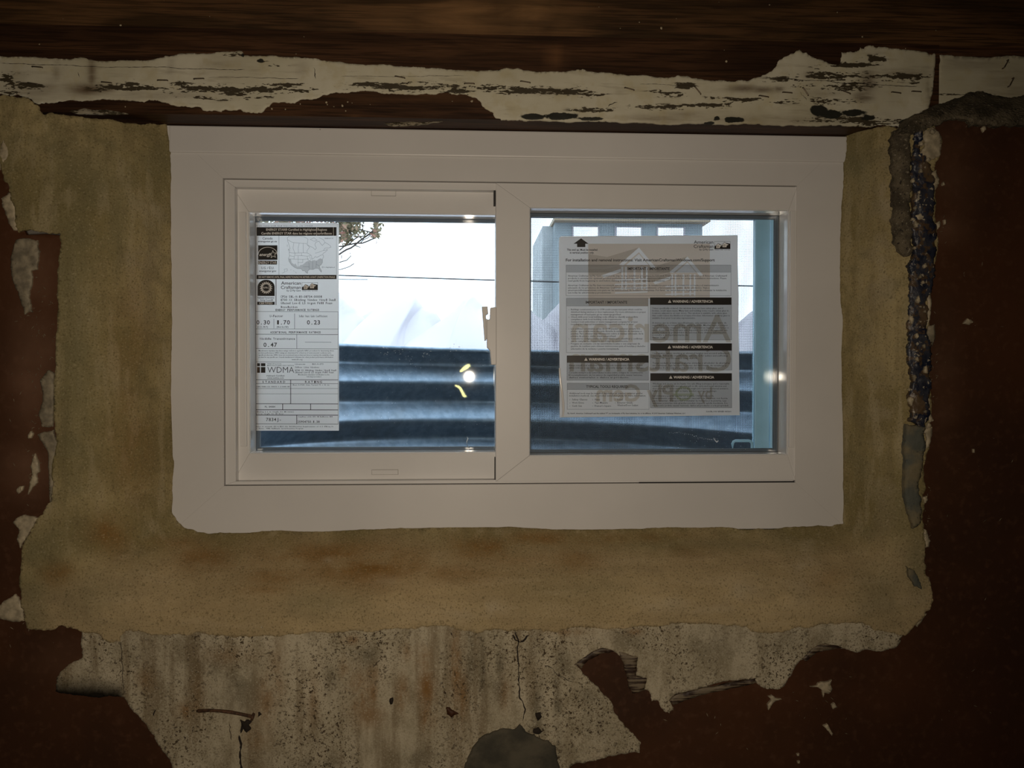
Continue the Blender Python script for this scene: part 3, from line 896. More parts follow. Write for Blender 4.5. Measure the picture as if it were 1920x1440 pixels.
# ------------------------------------------------------------------ beams above the window
ZBT = ZP(66, YB)
beam = empty('sill_beam', (0, YB, ZT))
tag(beam, 'dark brown wooden beam with peeling white paint directly above the window', 'beam')
no = lambda x, y: 0 * x


def plank(name, x0, x1, z0, z1, y0, y1, mat, parent, warm, nx=150, nz=14):
    """a board with a fine front face that carries warm tone and painted flash sheen"""
    xs = np.linspace(x0, x1, nx); zs = np.linspace(z0, z1, nz)
    V = [(x, y0, z) for z in zs for x in xs]
    Fs = [(j * nx + i, j * nx + i + 1, (j + 1) * nx + i + 1, (j + 1) * nx + i) for j in range(nz - 1) for i in range(nx - 1)]
    b0 = len(V)
    V += [(x0, y1, z0), (x1, y1, z0), (x1, y1, z1), (x0, y1, z1)]
    lo = list(range(nx)); hi = [(nz - 1) * nx + i for i in range(nx)]
    Fs += [tuple(lo[::-1] + [b0, b0 + 1]), tuple(hi + [b0 + 2, b0 + 3]), (b0, b0 + 3, b0 + 2, b0 + 1)]
    Fs += [tuple([j * nx for j in range(nz)] + [b0 + 3, b0]), tuple([j * nx + nx - 1 for j in range(nz)][::-1] + [b0 + 1, b0 + 2])]
    o = mesh_obj(name, V, Fs, mat, parent)
    P = np.array(V); d = P - CAM
    # the warm patches are given in photo pixels of the board face
    zc = d @ FWD; px = 960 + F * (d @ RIGHT) / zc; py = 720 - F * (d @ UP) / zc
    a_ = o.data.attributes.new('warm', 'FLOAT', 'POINT')
    a_.data.foreach_set('value', np.clip(warm(px, py), 0, 1).astype(np.float32))
    return o


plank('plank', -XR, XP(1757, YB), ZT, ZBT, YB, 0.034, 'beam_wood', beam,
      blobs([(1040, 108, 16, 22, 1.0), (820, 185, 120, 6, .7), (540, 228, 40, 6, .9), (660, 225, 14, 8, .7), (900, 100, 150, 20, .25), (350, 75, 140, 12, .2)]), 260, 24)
plank('plank', XP(1759, YB), XR, ZT, ZBT, YB + .002, 0.034, 'beam_wood', beam, no, 60, 10)
band = [(-900, 110), (-300, 104), (0, 105), (75, 108), (115, 110), (140, 108), (175, 113), (260, 113), (300, 108), (320, 105), (370, 101), (440, 97), (454, 96), (456, 104), (480, 105), (540, 107), (590, 109),
        (640, 116), (700, 121), (760, 125), (800, 128), (860, 131), (930, 132), (960, 129), (985, 132), (1030, 134), (1060, 135), (1085, 130), (1100, 133), (1150, 138),
        (1200, 141), (1260, 144), (1285, 143), (1310, 148), (1340, 152), (1375, 153), (1400, 152), (1420, 145), (1440, 137), (1450, 130), (1459, 115), (1480, 103),
        (1499, 93), (1505, 99), (1513, 98), (1520, 105), (1540, 112), (1552, 118), (1575, 120), (1578, 98), (1600, 98), (1613, 89), (1620, 92), (1632, 85), (1650, 88),
        (1690, 93), (1740, 99), (1754, 101), (1750, 160), (1742, 204), (1720, 213), (1706, 226), (1694, 238), (1680, 236), (1640, 236), (1600, 236), (1500, 235), (1440, 234), (1380, 233),
        (1300, 232), (1200, 230), (1130, 228), (1000, 226), (965, 225), (940, 225), (930, 222), (925, 212), (905, 200), (897, 188), (890, 183), (860, 177), (840, 172),
        (800, 175), (740, 176), (700, 171), (660, 172), (620, 175), (600, 182), (560, 189), (545, 194), (515, 192), (505, 200), (495, 208), (485, 211), (465, 210),
        (450, 205), (425, 206), (415, 210), (400, 207), (380, 207), (370, 200), (340, 199), (300, 190), (280, 187), (270, 192), (240, 189), (200, 187), (160, 189),
        (110, 190), (85, 192), (75, 195), (60, 187), (40, 180), (20, 180), (0, 176), (-300, 180), (-900, 176)]
wear = blobs([(15, 150, 16, 14, .8), (20, 172, 20, 8, .8), (245, 158, 18, 8, .6), (280, 165, 14, 8, .55), (340, 160, 22, 7, .6), (400, 166, 60, 5, .8), (440, 175, 60, 5, .7), (490, 164, 30, 6, .8),
              (540, 160, 30, 5, .75), (590, 165, 30, 5, .6), (680, 158, 30, 4, .6), (740, 160, 40, 6, .7), (790, 164, 60, 6, .6), (860, 171, 30, 6, .75), (920, 165, 40, 7, .6), (1000, 168, 60, 8, .75),
              (1070, 172, 40, 8, .7), (1110, 178, 30, 4, .6), (1250, 175, 40, 6, .55), (1283, 162, 18, 7, .85), (1110, 206, 40, 4, .6), (1260, 203, 60, 4, .5), (1350, 195, 60, 5, .6),
              (1410, 188, 40, 4, .75), (1460, 190, 40, 3, .7), (1530, 140, 22, 14, .7), (1560, 138, 30, 6, .6), (1600, 122, 40, 5, .8), (1640, 110, 20, 6, .75), (1680, 142, 60, 5, .7), (1580, 165, 40, 10, .5),
              (1720, 150, 14, 10, .6), (1560, 190, 60, 8, .45), (1640, 230, 50, 5, .7), (500, 115, 20, 4, .6), (520, 124, 20, 3, .5), (430, 102, 30, 3, .7), (60, 128, 60, 3, .3), (1350, 182, 30, 4, .4), (380, 168, 110, 9, .62), (520, 166, 90, 8, .6), (780, 163, 130, 9, .5), (1010, 170, 90, 10, .55), (1560, 150, 120, 18, .4), (230, 165, 60, 9, .5), (440, 183, 110, 5, .5), (1600, 225, 90, 8, .5), (1260, 200, 120, 5, .4), (40, 160, 40, 18, .5)])
brown = blobs([(60, 170, 70, 18, .45), (300, 178, 160, 10, .35), (420, 120, 60, 30, .2), (1540, 225, 120, 14, .35), (1320, 225, 160, 10, .35), (172, 140, 8, 40, .8), (165, 168, 40, 12, .95), (200, 170, 20, 8, .7), (105, 135, 8, 25, .4), (95, 165, 14, 20, .4), (320, 125, 8, 18, .3), (565, 130, 14, 20, .25), (1625, 160, 10, 14, .4), (1615, 180, 18, 10, .5),
               (30, 150, 25, 22, .4), (1230, 221, 60, 7, .5), (1290, 215, 60, 8, .4), (1030, 172, 60, 6, .5)])
bare = blobs([(1395, 166, 36, 7, 1), (1430, 168, 26, 6, 1), (1460, 166, 10, 6, 1), (1630, 150, 16, 22, .8), (1620, 182, 18, 9, .8), (1690, 136, 50, 6, .7), (1740, 170, 4, 30, .5), (1520, 140, 14, 14, .6), (1545, 175, 40, 8, .3)])
black = blobs([(1000, 219, 30, 6, 1), (1050, 218, 40, 8, 1), (1105, 223, 28, 4, 1), (1345, 222, 8, 5, .8), (1375, 224, 22, 6, 1), (1535, 208, 20, 12, 1), (1560, 215, 26, 8, 1), (1600, 212, 30, 8, .9), (1625, 222, 24, 5, .9), (1700, 230, 20, 10, .9),
               (488, 114, 8, 4, .8), (508, 123, 7, 2.5, .7), (935, 131, 5, 3, .7), (455, 103, 5, 6, .9), (1330, 231, 14, 5, .9)])
pa_ = {'wear': wear, 'brown': brown, 'bare': bare, 'black': black}
patch('white_paint', rough_line(band, 2.6, 4, 33), YB, 'white_paint', beam, lift=0.0009, spacing=4, skirt=0.002, attrs=pa_,
      relief=lambda x, y: (fbm(x, y, 26, 3, 37) - .4) * 0.0016)['label'] = 'peeling cream-white paint band'
patch('white_paint', rough_line([(1762, 103), (1790, 106), (1850, 108), (1900, 104), (1960, 106), (2700, 108), (2700, 200), (1760, 204), (1750, 206), (1754, 170), (1760, 130)], 2, 5, 34),
      YB + .002, 'white_paint', beam, lift=0.0009, spacing=7, skirt=0.002,
      attrs={'wear': blobs([(1895, 118, 8, 3, .5), (1800, 178, 60, 3, .5)]), 'brown': blobs([(1900, 150, 70, 40, .25)]), 'bare': blobs([(1820, 120, 60, 12, .45), (1900, 170, 50, 20, .3)]), 'black': no})
for i, pp in enumerate(([(118, 188), (135, 212), (160, 214), (190, 212), (222, 211), (245, 212), (200, 206), (165, 208), (140, 206)], [(720, 231), (740, 229), (780, 229), (830, 227), (800, 233), (760, 236), (735, 236)],
                        [(130, 208), (160, 203), (200, 206), (240, 213), (190, 215), (150, 214)], [(650, 224), (668, 219), (672, 232), (660, 238)])[:4]):
    if i in (1, 2):
        patch('white_paint', rough_line(pp, 1.5, 4, 50 + i), YB, 'white_paint', beam, lift=0.0008, spacing=6, skirt=0.002,
              attrs={'wear': lambda x, y: 0 * x + .3, 'brown': lambda x, y: 0 * x + .5, 'bare': lambda x, y: 0 * x + .4, 'black': no})
for i, (pp, w_) in enumerate((([(0, 118), (120, 122), (260, 126), (330, 128), (460, 130)], 1.2), ([(390, 146), (480, 146), (560, 147)], 1.0), ([(588, 126), (590, 136), (592, 148)], 2.2),
                              ([(1420, 144), (1480, 148), (1530, 151), (1580, 156), (1640, 158), (1720, 163)], 1.4), ([(1752, 176), (1800, 178), (1860, 180)], 1.2), ([(1200, 158), (1300, 160)], .8),
                              ([(1140, 200), (1148, 195), (1158, 192)], 2.0), ([(146, 135), (149, 145)], 2.0), ([(1500, 172), (1508, 182), (1512, 188)], 1.2), ([(640, 143), (760, 143), (870, 142)], .7))):
    ribbon('crack', pp, w_, YB, 'crack_dark', beam, lift=0.0022, seed=120 + i)
# small pale specks of paint on the bare wood
V, Fs = [], []
for x, y, r in ((612, 192, 2), (614, 196, 1.5), (652, 191, 2), (642, 198, 2.5), (626, 200, 1.5), (660, 193, 1), (510, 204, 2), (535, 205, 2), (563, 195, 1.6), (694, 196, 1), (848, 190, 1.2), (885, 190, 3), (648, 208, 1.5), (235, 200, 1.5),
                (74, 83, 1.6), (118, 35, 1), (393, 31, 1), (445, 60, 1.5), (570, 69, 1.2), (555, 101, 1.2), (1240, 53, 2.6), (1163, 53, 1.2), (1199, 42, 1.4), (1268, 35, 1), (1362, 115, 2.4), (1358, 94, 1), (1123, 13, 1),
                (1617, 69, 1.8), (1570, 23, 1.3), (1443, 9, 1.5), (1698, 91, 1.2), (1755, 57, 1), (226, 47, 2.4), (600, 243, 1), (1348, 4, 1)):
    b0 = len(V)
    Yv = YB - .0012 if y > 66 else YB + .010
    for j in range(6):
        a_ = j * 1.047
        rr = r * random.uniform(.6, 1.1)
        V.append(at(x + rr * math.cos(a_), y + rr * math.sin(a_), Yv))
    V.append(at(x, y, Yv - .0006))
    Fs += [(b0 + j, b0 + (j + 1) % 6, b0 + 6) for j in range(6)]
tag(mesh_obj('paint_specks', V, Fs, 'chip_cream', beam), kind='stuff')
# staples
proto = None
for x, y, a_ in ((70, 126, 4), (62, 157, 8), (200, 155, 5), (305, 151, 0), (373, 148, -3), (750, 145, 10), (880, 157, 0), (985, 154, 8), (1180, 167, 14), (1308, 170, 50), (1432, 181, 8), (1476, 174, 3), (1586, 173, 20),
                 (1680, 174, 6), (1718, 172, 2), (1886, 120, -60), (1896, 154, -62), (1510, 172, 55)):
    if proto is None:
        V, Fs = tube_data([Vector(p) for p in ((-.0056, .003, 0), (-.0055, -.0008, 0), (-.0050, -.0012, 0), (.0050, -.0012, 0), (.0055, -.0008, 0), (.0056, .003, 0))], [.00075] * 6, 6)
        o = mesh_obj('staple', V, Fs, 'staple_steel', beam)
        proto = o
    else:
        o = proto.copy(); COL.objects.link(o); o.parent = beam
    o.location = Vector(tuple(at(x, y, YB - .0012))) - beam.location
    o.rotation_euler = (0, math.radians(a_), 0)

rim = empty('rim_board', (0, YB + .011, ZBT))
tag(rim, 'dark varnished wooden board running along the top edge of the picture', 'board')
plank('board', -XR, XR, ZBT, ZC, YB + .011, 0.034, 'rim_wood', rim,
      blobs([(870, 30, 90, 30, 1.0), (985, 20, 50, 35, 1.0), (760, 30, 90, 30, .45), (660, 20, 60, 16, .3), (1060, 40, 50, 30, .4), (150, 30, 120, 40, .15)]), 260, 18)  # flash reflection painted as warm patches near the middle

# ------------------------------------------------------------------ the window
win = empty('window_1', (0, 0.0, -0.24))
tag(win, 'white vinyl sliding window with two panes in the mortared opening', kind='structure')
IW, IH = 0.345, 0.1817
# wide outer trim, mitred; the top member is slightly folded along its length
tr_ = mitred(-IW - .064, IW + .064, -IH - .0565, IH + .0606, .064, .064, .0565, .0606, 0.0, 0.03, 'vinyl_trim', win, names=('trim_board',) * 4, bevel=0.0001, gap=0.00002)
prism('trim_fold', [(-IW - .0612, IH + .0290), (IW + .0615, IH + .0290), (IW + .0615, IH + .0604), (-IW - .0612, IH + .0604)], -0.0022, 0.002, 'vinyl_trim', win, bevel=0.0018)
# jamb frame
G = 0.0009
YJ = 0.0035
zt = IH - G; zb = -IH + G
mitred(-IW + G, IW - G, zb, zt, 0.0118, 0.0040, 0.0040, 0.0085, YJ, 0.05, 'vinyl', win, names=('jamb',) * 4, bevel=0.0004)
YX = 0.09
ex0, ex1, ez0, ez1 = XP(484, YX), XP(1452, YX), ZP(850, YX), ZP(409, YX)
mitred(-IW - .02, IW + .02, -IH - .02, IH + .02, ex0 + IW + .02, IW + .02 - ex1, ez0 + IH + .02, IH + .02 - ez1, 0.055, YX, 'vinyl', win, names=('outer_jamb',) * 4, bevel=0.001)


def sash(name, x0, x1, z0, z1, gx0, gx1, gz0, gz1, y0, yg, label):
    s = empty(name, ((x0 + x1) / 2, y0, z0), win)
    s['label'] = label
    y1 = yg + 0.014
    mitred(x0, x1, z0, z1, gx0 - x0, x1 - gx1, gz0 - z0, z1 - gz1, y0, y1, 'vinyl', s, bevel=0.0007)
    for i, yy in enumerate((yg, yg + 0.0085)):
        box('glass_pane', gx0 - .003, gx1 + .003, yy, yy + .003, gz0 - .003, gz1 + .003, 'glass', s)
    mitred(gx0 - .0002, gx1 + .0002, gz0 - .0002, gz1 + .0002, .0008, .0008, .0008, .0008, y0 + .0025, yg - .0012, 'bead_gloss', s, names=('glazing_bead',) * 4, bevel=0.0)
    w_ = 0.0048
    mitred(gx0 - .0005, gx1 + .0005, gz0 - .0005, gz1 + .0005, w_, w_, w_, w_, yg + .0032, yg + .0083, 'spacer_metal', s, names=('glazing_spacer',) * 4, bevel=0.0)
    mitred(gx0 - .0004, gx1 + .0004, gz0 - .0004, gz1 + .0004, .0014, .0014, .0014, .0014, yg - .0012, yg - .0001, 'rubber' if name == 'front_sash' else 'spacer_metal', s, names=('gasket',) * 4, bevel=0.0)
    return s


# rear (left) sash
YL, YLG = 0.016, 0.044
lx0, lx1 = XP(438, YL), XP(990, YL)
lz1, lz0 = ZP(352.5, YL, 500), ZP(900, YL, 500)
lg = (XP(467, YL), XP(958, YL), ZP(849, YL, 700), ZP(399.5, YL, 700))
ls = sash('rear_sash', lx0, lx1, lz0, lz1, *lg, YL, YLG, 'left sash behind the latch')
# front (right) sash
YF_, YFG = 0.0015, 0.032
rx0, rx1 = XP(929.5, YF_), XP(1493, YF_)
rz1, rz0 = ZP(346.5, YF_, 1200), ZP(902, YF_, 1200)
rg = (XP(993, YF_), XP(1478, YF_), ZP(853.5, YF_, 1200), ZP(391, YF_, 1200))
fs = sash('front_sash', rx0, rx1, rz0, rz1, *rg, YF_, YFG, 'right sash overlapping the left one')
# pull ridges beside the glass
box('pull_ridge', XP(450.5, YL), XP(463, YL), YL - .0035, YL + .002, ZP(837, YL, 460), ZP(398, YL, 460), 'vinyl', ls, 0.0009)
box('pull_ridge', XP(1479, YF_), XP(1489, YF_), YF_ - .0035, YF_ + .002, ZP(839, YF_, 1484), ZP(396, YF_, 1484), 'vinyl', fs, 0.0009)
# cover tabs on the rails of the left sash
for (a, b, c_, d) in ((697, 742, 358.5, 367), (697, 746, 881, 889.5)):
    box('tab_shade_rim', XP(a - .6, YL), XP(b + .6, YL), YL - .0002, YL + .001, ZP(d + .6, YL, 720), ZP(c_ - .6, YL, 720), 'tab_shade', ls)  # grey rim drawn as the shadow line round the tab
    box('cover_tab', XP(a, YL), XP(b, YL), YL - .0009, YL + .001, ZP(d, YL, 720), ZP(c_, YL, 720), 'vinyl', ls, 0.0003)
# dark weather strip at the meeting stile
box('weather_strip', XP(925.5, .006), XP(930, .006), .004, .02, ZP(384, .006, 928), ZP(345, .006, 928), 'rubber', fs)
box('weather_strip', XP(927.5, .006), XP(930, .006), .004, .02, ZP(902, .006, 928), ZP(858, .006, 928), 'rubber', fs)
# sill gap under the front sash
box('sill_gap', XP(1200, .0005), XP(1491, .0005), .0005, .004, ZP(906, .0005, 1400), ZP(903, .0005, 1400), 'rubber', fs)

# latch
la = empty('latch', tuple(at(918, 683, -0.01)), win)


def ppoly(pts, Y):
    return [(float(at(x, y, Y)[0]), float(at(x, y, Y)[2])) for x, y in pts]


prism('keeper', ppoly([(919, 577), (931, 575), (931, 684), (921, 684), (918.5, 657), (913, 651), (912.5, 601), (918.5, 598)], -.009), -.009, YF_ + .001, 'vinyl_trim', la, 0.0009)
prism('lever', ppoly([(903.5, 575), (914.5, 574), (915.5, 588), (911, 591), (912, 638), (908.5, 639), (906, 606)], -.012), -.012, -.005, 'vinyl_trim', la, 0.0008)
prism('pivot', ppoly([(908, 596), (917, 600), (919, 640), (909, 632)], -.006), -.006, .012, 'vinyl_trim', la, 0.0004)

# insect screen behind the right pane
YS = 0.066
sc = empty('insect_screen', (XP(1200, YS), YS, ZP(850, YS)), win)
sx0, sx1, sz0, sz1 = XP(986, YS), XP(1414, YS), ZP(862, YS, 1200), ZP(396, YS, 1200)
box('screen_bar', XP(1413.5, YS), XP(1441, YS), YS - .005, YS + .006, sz0, sz1, 'screen_aluminium', sc, 0.0012)
box('screen_bar', XP(1443.5, YS), XP(1456, YS), YS - .002, YS + .008, sz0, sz1, 'screen_aluminium', sc, 0.0008)
box('screen_bar', XP(960, YS), XP(987, YS), YS - .005, YS + .006, sz0, sz1, 'screen_aluminium', sc, 0.0012)
box('screen_bar', XP(960, YS), XP(1441, YS), YS - .005, YS + .006, sz1 - .006, sz1, 'screen_aluminium', sc, 0.0008)
box('screen_bar', XP(960, YS), XP(1441, YS), YS - .005, YS + .006, sz0, sz0 + .0045, 'screen_aluminium', sc, 0.0008)
V, Fs = [], []
pitch = 0.00138; tw = 0.00019


def wire(x0, x1, y, z0, z1):
    b0 = len(V)
    for x in (x0, x1):
        for yy in (y - tw, y + tw):
            for z in (z0, z1):
                V.append((x, yy, z))
    for q in ((0, 1, 3, 2), (4, 6, 7, 5), (0, 4, 5, 1), (2, 3, 7, 6), (0, 2, 6, 4), (1, 5, 7, 3)):
        Fs.append(tuple(b0 + i for i in q))


x = sx0 - .001
while x < sx1 + .003:
    wire(x - tw, x + tw, YS, sz0, sz1); x += pitch
z = sz0
while z < sz1:
    wire(sx0 - .003, sx1 + .003, YS + .0003, z - tw, z + tw); z += pitch
tag(mesh_obj('wire_mesh', V, Fs, 'wire_mesh', sc), kind='stuff')
Yt = YS - .006
tube('pull_tab', [at(x, y, Yt) for x, y in ((1373.5, 850), (1373.5, 832), (1375.5, 828), (1379, 826.5), (1404, 826.5), (1408, 828), (1410, 832), (1410, 850))], 0.0019, 'screen_aluminium', sc, 8)

# dust, water marks and smears on the panes
V, Fs = [], []
rs = np.random.RandomState(3)


def speck(x, y, r, Y, el=1.0, an=0.0):
    b0 = len(V)
    ca, sa = math.cos(an), math.sin(an)
    for j in range(6):
        t = j * 1.047
        u, v_ = r * el * math.cos(t) * rs.uniform(.6, 1.1), r * math.sin(t) * rs.uniform(.6, 1.1)
        V.append(at(x + ca * u - sa * v_, y + sa * u + ca * v_, Y))
    V.append(at(x, y, Y - .0002))
    for j in range(6):
        Fs.append((b0 + j, b0 + (j + 1) % 6, b0 + 6))


for _ in range(170):
    speck(rs.uniform(640, 928), 655 + abs(rs.normal()) * 75 if rs.rand() < .7 else rs.uniform(655, 845), rs.uniform(.25, .6), YLG - .0004)
for cx, cy in ((765, 672), (745, 660), (722, 660), (800, 662), (850, 655)):
    for _ in range(9):
        speck(cx + rs.normal() * 7, cy + rs.normal() * 5, rs.uniform(.3, .7), YLG - .0004, rs.uniform(1, 4), rs.uniform(0, 3))
for x in np.linspace(1255, 1345, 26):
    speck(x, 818 + 6 * math.sin(x / 23) + rs.normal() * 1.2, rs.uniform(.3, .7), YFG - .0004, 2.2, 0.1)
for _ in range(30):
    speck(rs.uniform(1260, 1400), rs.uniform(800, 845), rs.uniform(.25, .5), YFG - .0004, 2, 0)
tag(mesh_obj('dust_specks', V, Fs, 'dust', win), kind='stuff')
tube('water_drip', [at(x, y, YLG - .0008) for x, y in ((875.5, 819), (877.5, 822), (875, 828), (876, 835), (880, 842))], [.0004, .0007, .0005, .0004, .0003], 'dust', win, 6)
tube('drop', [at(x, y, YFG - .0008) for x, y in ((1338, 821), (1341, 826), (1344, 829), (1347, 826))], [.0003, .0006, .001, .0005], 'dust', win, 6)
# ------------------------------------------------------------------ printed stickers
FONTJOBS = []


class Sticker:
    """flat print laid on a paper sheet; positions are photo pixels of the sheet"""

    def __init__(s, name, loc, Y):
        s.root = empty(name, loc)
        s.Y = Y
        s.lay = {}

    def bucket(s, part, mat, level):
        return s.lay.setdefault((part, mat, level), ([], []))

    def poly(s, part, mat, pts, level=1):
        V, Fs = s.bucket(part, mat, level)
        b0 = len(V)
        V += [(float(p[0]), float(p[1])) for p in pts]
        Fs.append(tuple(range(b0, b0 + len(pts))))

    def rect(s, part, mat, x0, y0, x1, y1, level=1):
        s.poly(part, mat, [(x0, y0), (x1, y0), (x1, y1), (x0, y1)], level)

    def line(s, part, mat, pts, w=0.6, level=2, closed=False):
        pts = [np.array(p, float) for p in pts]
        if closed:
            pts = pts + [pts[0]]
        for a, b in zip(pts[:-1], pts[1:]):
            d = b - a
            L = np.hypot(*d)
            if L < 1e-6:
                continue
            d /= L
            n = np.array([-d[1], d[0]]) * w / 2
            e = d * w * .25
            s.poly(part, mat, [a - e + n, b + e + n, b + e - n, a - e - n], level)

    def frame(s, part, mat, x0, y0, x1, y1, w=.5, level=2):
        s.line(part, mat, [(x0, y0), (x1, y0), (x1, y1), (x0, y1)], w, level, True)

    def text(s, part, mat, txt, x0, x1, base, cap, level=3, bold=0.0, shear=0.0, mono=False, mirror=False, res=2):
        FONTJOBS.append((s, part, mat, txt, x0, x1, base, cap, level, bold, shear, mono, mirror, res))

    def build(s):
        for (part, mat, level), (V, Fs) in s.lay.items():
            P = np.array(V)
            W = at(P[:, 0], P[:, 1], s.Y - 0.00004 * level)
            o = mesh_obj(part.split('#')[0], W, Fs, mat, s.root)


def run_fonts():
    cache = {}
    jobs = []
    for jb in FONTJOBS:
        s, part, mat, txt, x0, x1, base, cap, level, bold, shear, mono, mirror, res = jb
        items = [txt] if not mono else [c for c in set(txt) if c != ' ']
        for it in items:
            key = (it, bold, shear, res)
            if key not in cache:
                cu = bpy.data.curves.new('t', 'FONT')
                cu.body = it
                cu.resolution_u = res
                cu.offset = bold + (0.008 if abs(bold) < .011 and mat != 'ghost_letter' else 0.004)
                cu.shear = shear
                cu.fill_mode = 'FRONT'
                ob = bpy.data.objects.new('t', cu)
                COL.objects.link(ob)
                cache[key] = ob
    cu = bpy.data.curves.new('t', 'FONT'); cu.body = 'H'
    oh = bpy.data.objects.new('t', cu); COL.objects.link(oh)
    dg = bpy.context.evaluated_depsgraph_get()
    dg.update()

    def grab(ob):
        e = ob.evaluated_get(dg)
        me = e.to_mesh()
        n = len(me.vertices)
        co = np.zeros(n * 3); me.vertices.foreach_get('co', co)
        fs_ = [tuple(p.vertices) for p in me.polygons]
        e.to_mesh_clear()
        return co.reshape(-1, 3)[:, :2], fs_
    hc, _ = grab(oh)
    caph = hc[:, 1].max()
    data = {k_: grab(o) for k_, o in cache.items()}
    for o in list(cache.values()) + [oh]:
        c_ = o.data
        bpy.data.objects.remove(o)
        bpy.data.curves.remove(c_)
    for s, part, mat, txt, x0, x1, base, cap, level, bold, shear, mono, mirror, res in FONTJOBS:
        V, Fs = s.bucket(part, mat, level)
        sy = cap / caph
        if not mono:
            co, ff = data[(txt, bold, shear, res)]
            if len(co) == 0:
                continue
            w = co[:, 0].max() - co[:, 0].min()
            u = (co[:, 0] - co[:, 0].min()) / w
            X = x0 + u * (x1 - x0)
            if mirror:
                X = x1 - u * (x1 - x0)
            b0 = len(V)
            V += list(zip(X, base - co[:, 1] * sy))
            Fs += [tuple(b0 + i for i in f) for f in ff]
        else:
            cell = (x1 - x0) / len(txt)
            for i, ch in enumerate(txt):
                if ch == ' ':
                    continue
                co, ff = data[(ch, bold, shear, res)]
                if len(co) == 0:
                    continue
                w = co[:, 0].max() - co[:, 0].min()
                tw_ = min(cell * 0.84, max(w * sy * 1.1, cell * (0.5 if ch not in ".,:'|!" else .2)))
                cx = x0 + (i + .5) * cell
                X = cx + ((co[:, 0] - co[:, 0].min()) / max(w, 1e-6) - .5) * tw_
                b0 = len(V)
                V += list(zip(X, base - co[:, 1] * sy))
                Fs += [tuple(b0 + j for j in f) for f in ff]


def star(cx, cy, r, ri, n=5, rot=-90):
    return [(cx + (r if i % 2 == 0 else ri) * math.cos(math.radians(rot + i * 180 / n)),
             cy + (r if i % 2 == 0 else ri) * math.sin(math.radians(rot + i * 180 / n))) for i in range(2 * n)]


def sheet(s, pts, mat='paper', thick=0.00025):
    n = len(pts)
    A = [at(x, y, s.Y) for x, y in pts]
    return mesh_obj('paper', A, [tuple(range(n))], mat, s.root)      # a sheet of paper is one translucent layer


# ---- rating sticker on the left pane
L = Sticker('rating_sticker', tuple(at(555, 808, YLG - .0006)), YLG - .0006)
tag(L.root, 'tall white energy rating sticker with a map and black logos on left pane', 'sticker')
sheet(L, [(477, 418), (480, 417), (632, 418), (635.5, 419), (635.5, 807.5), (475.5, 807.5)])
T, K, Wh = 'printed_text', 'ink_text', 'ink_white'
L.text(T, K, 'Do not remove until final inspections by code official', 480, 586, 424.6, 2.2, mono=True, res=1)
L.rect('black_band', 'ink_black', 481, 426, 631, 442)
L.text('white_text', Wh, 'ENERGY STAR® Certified in Highlighted Regions', 499, 613, 432.6, 4.2, bold=.012)
L.text('white_text#2', Wh, 'Certifié ENERGY STAR dans les régions en surbrillance', 490, 622, 439.6, 4.2, bold=.012)
for x in (593.3, 624.8):
    L.rect('white_scratch#%d' % x, Wh, x, 426, x + .7, 442, 4)
L.text(T, K, 'Canada', 492, 511, 449, 4.2)
L.text(T, K, 'energystar.gc.ca', 484, 519, 454, 3.2, bold=.01)
L.rect('star_logo', 'ink_black', 484, 460, 520, 487.3)
arc = [(502 + 18 * math.cos(t), 477.5 - 14 * math.sin(t)) for t in np.linspace(0.0, math.pi, 20)]
L.line('star_logo', Wh, arc, 1.1, 3)
L.text('star_logo', Wh, 'energy', 486.5, 509, 480, 5.8, level=4, shear=.35, bold=.012)
L.line('star_logo', Wh, star(512, 477, 7.5, 3.0, rot=-95), .9, 3, True)
L.rect('star_logo', 'ink_black', 484, 488.8, 519.3, 496)
L.text('star_logo', Wh, 'ENERGY STAR', 485, 518.5, 495, 5, level=4)
L.text(T, K, 'U.S. / É.U.', 490, 514, 504.6, 4.4)
L.text(T, K, 'energystar.gov', 486, 518, 509.6, 3.2, bold=.01)
L.line('printed_rules', K, [(481, 442), (481, 515)], .4)
L.line('printed_rules', K, [(523, 442), (523, 515)], .5)
L.line('printed_rules', K, [(631, 442), (631, 515)], .4)
# map of the continent
mp = lambda q: [(440 + a / 6.26, 390 + b / 6.26) for a, b in q]
us = [(640, 522), (700, 530), (800, 525), (850, 527), (885, 545), (900, 560), (905, 590), (925, 595), (945, 570), (965, 580), (985, 570), (1010, 555), (1035, 545), (1045, 570), (1030, 600), (1030, 640), (1015, 665), (995, 680),
      (1000, 705), (1020, 735), (1018, 755), (1000, 735), (985, 710), (950, 708), (920, 722), (880, 720), (858, 740), (855, 768), (835, 755), (820, 735), (800, 738), (780, 712), (735, 712), (700, 695), (668, 670), (640, 630), (632, 595), (645, 560)]
L.line('map', K, mp(us), .35, closed=True)
south = [(632, 595), (660, 600), (668, 640), (700, 665), (712, 650), (735, 690), (760, 685), (770, 670), (800, 665), (840, 630), (880, 615), (905, 628), (930, 610), (960, 620), (985, 600), (1010, 590), (1030, 605), (1030, 640), (1015, 665), (995, 680),
         (1000, 705), (1022, 740), (1018, 755), (1000, 735), (985, 710), (950, 708), (920, 722), (880, 720), (858, 740), (855, 768), (835, 755), (820, 735), (800, 738), (780, 712), (735, 712), (700, 695), (668, 670), (640, 630)]
L.poly('map', 'ink_grey', mp(south), 1)
can = [(645, 520), (630, 490), (650, 480), (640, 440), (625, 395), (618, 350), (640, 330), (700, 335), (760, 330), (820, 340), (860, 365), (855, 400), (850, 430), (885, 450), (920, 465), (945, 490), (960, 470), (940, 430), (955, 400), (990, 390), (1010, 420),
       (1030, 440), (1060, 405), (1090, 420), (1120, 440), (1130, 460), (1100, 470), (1060, 470), (1040, 500), (1090, 490), (1060, 520), (1035, 535)]
L.line('map', K, mp(can), .35)
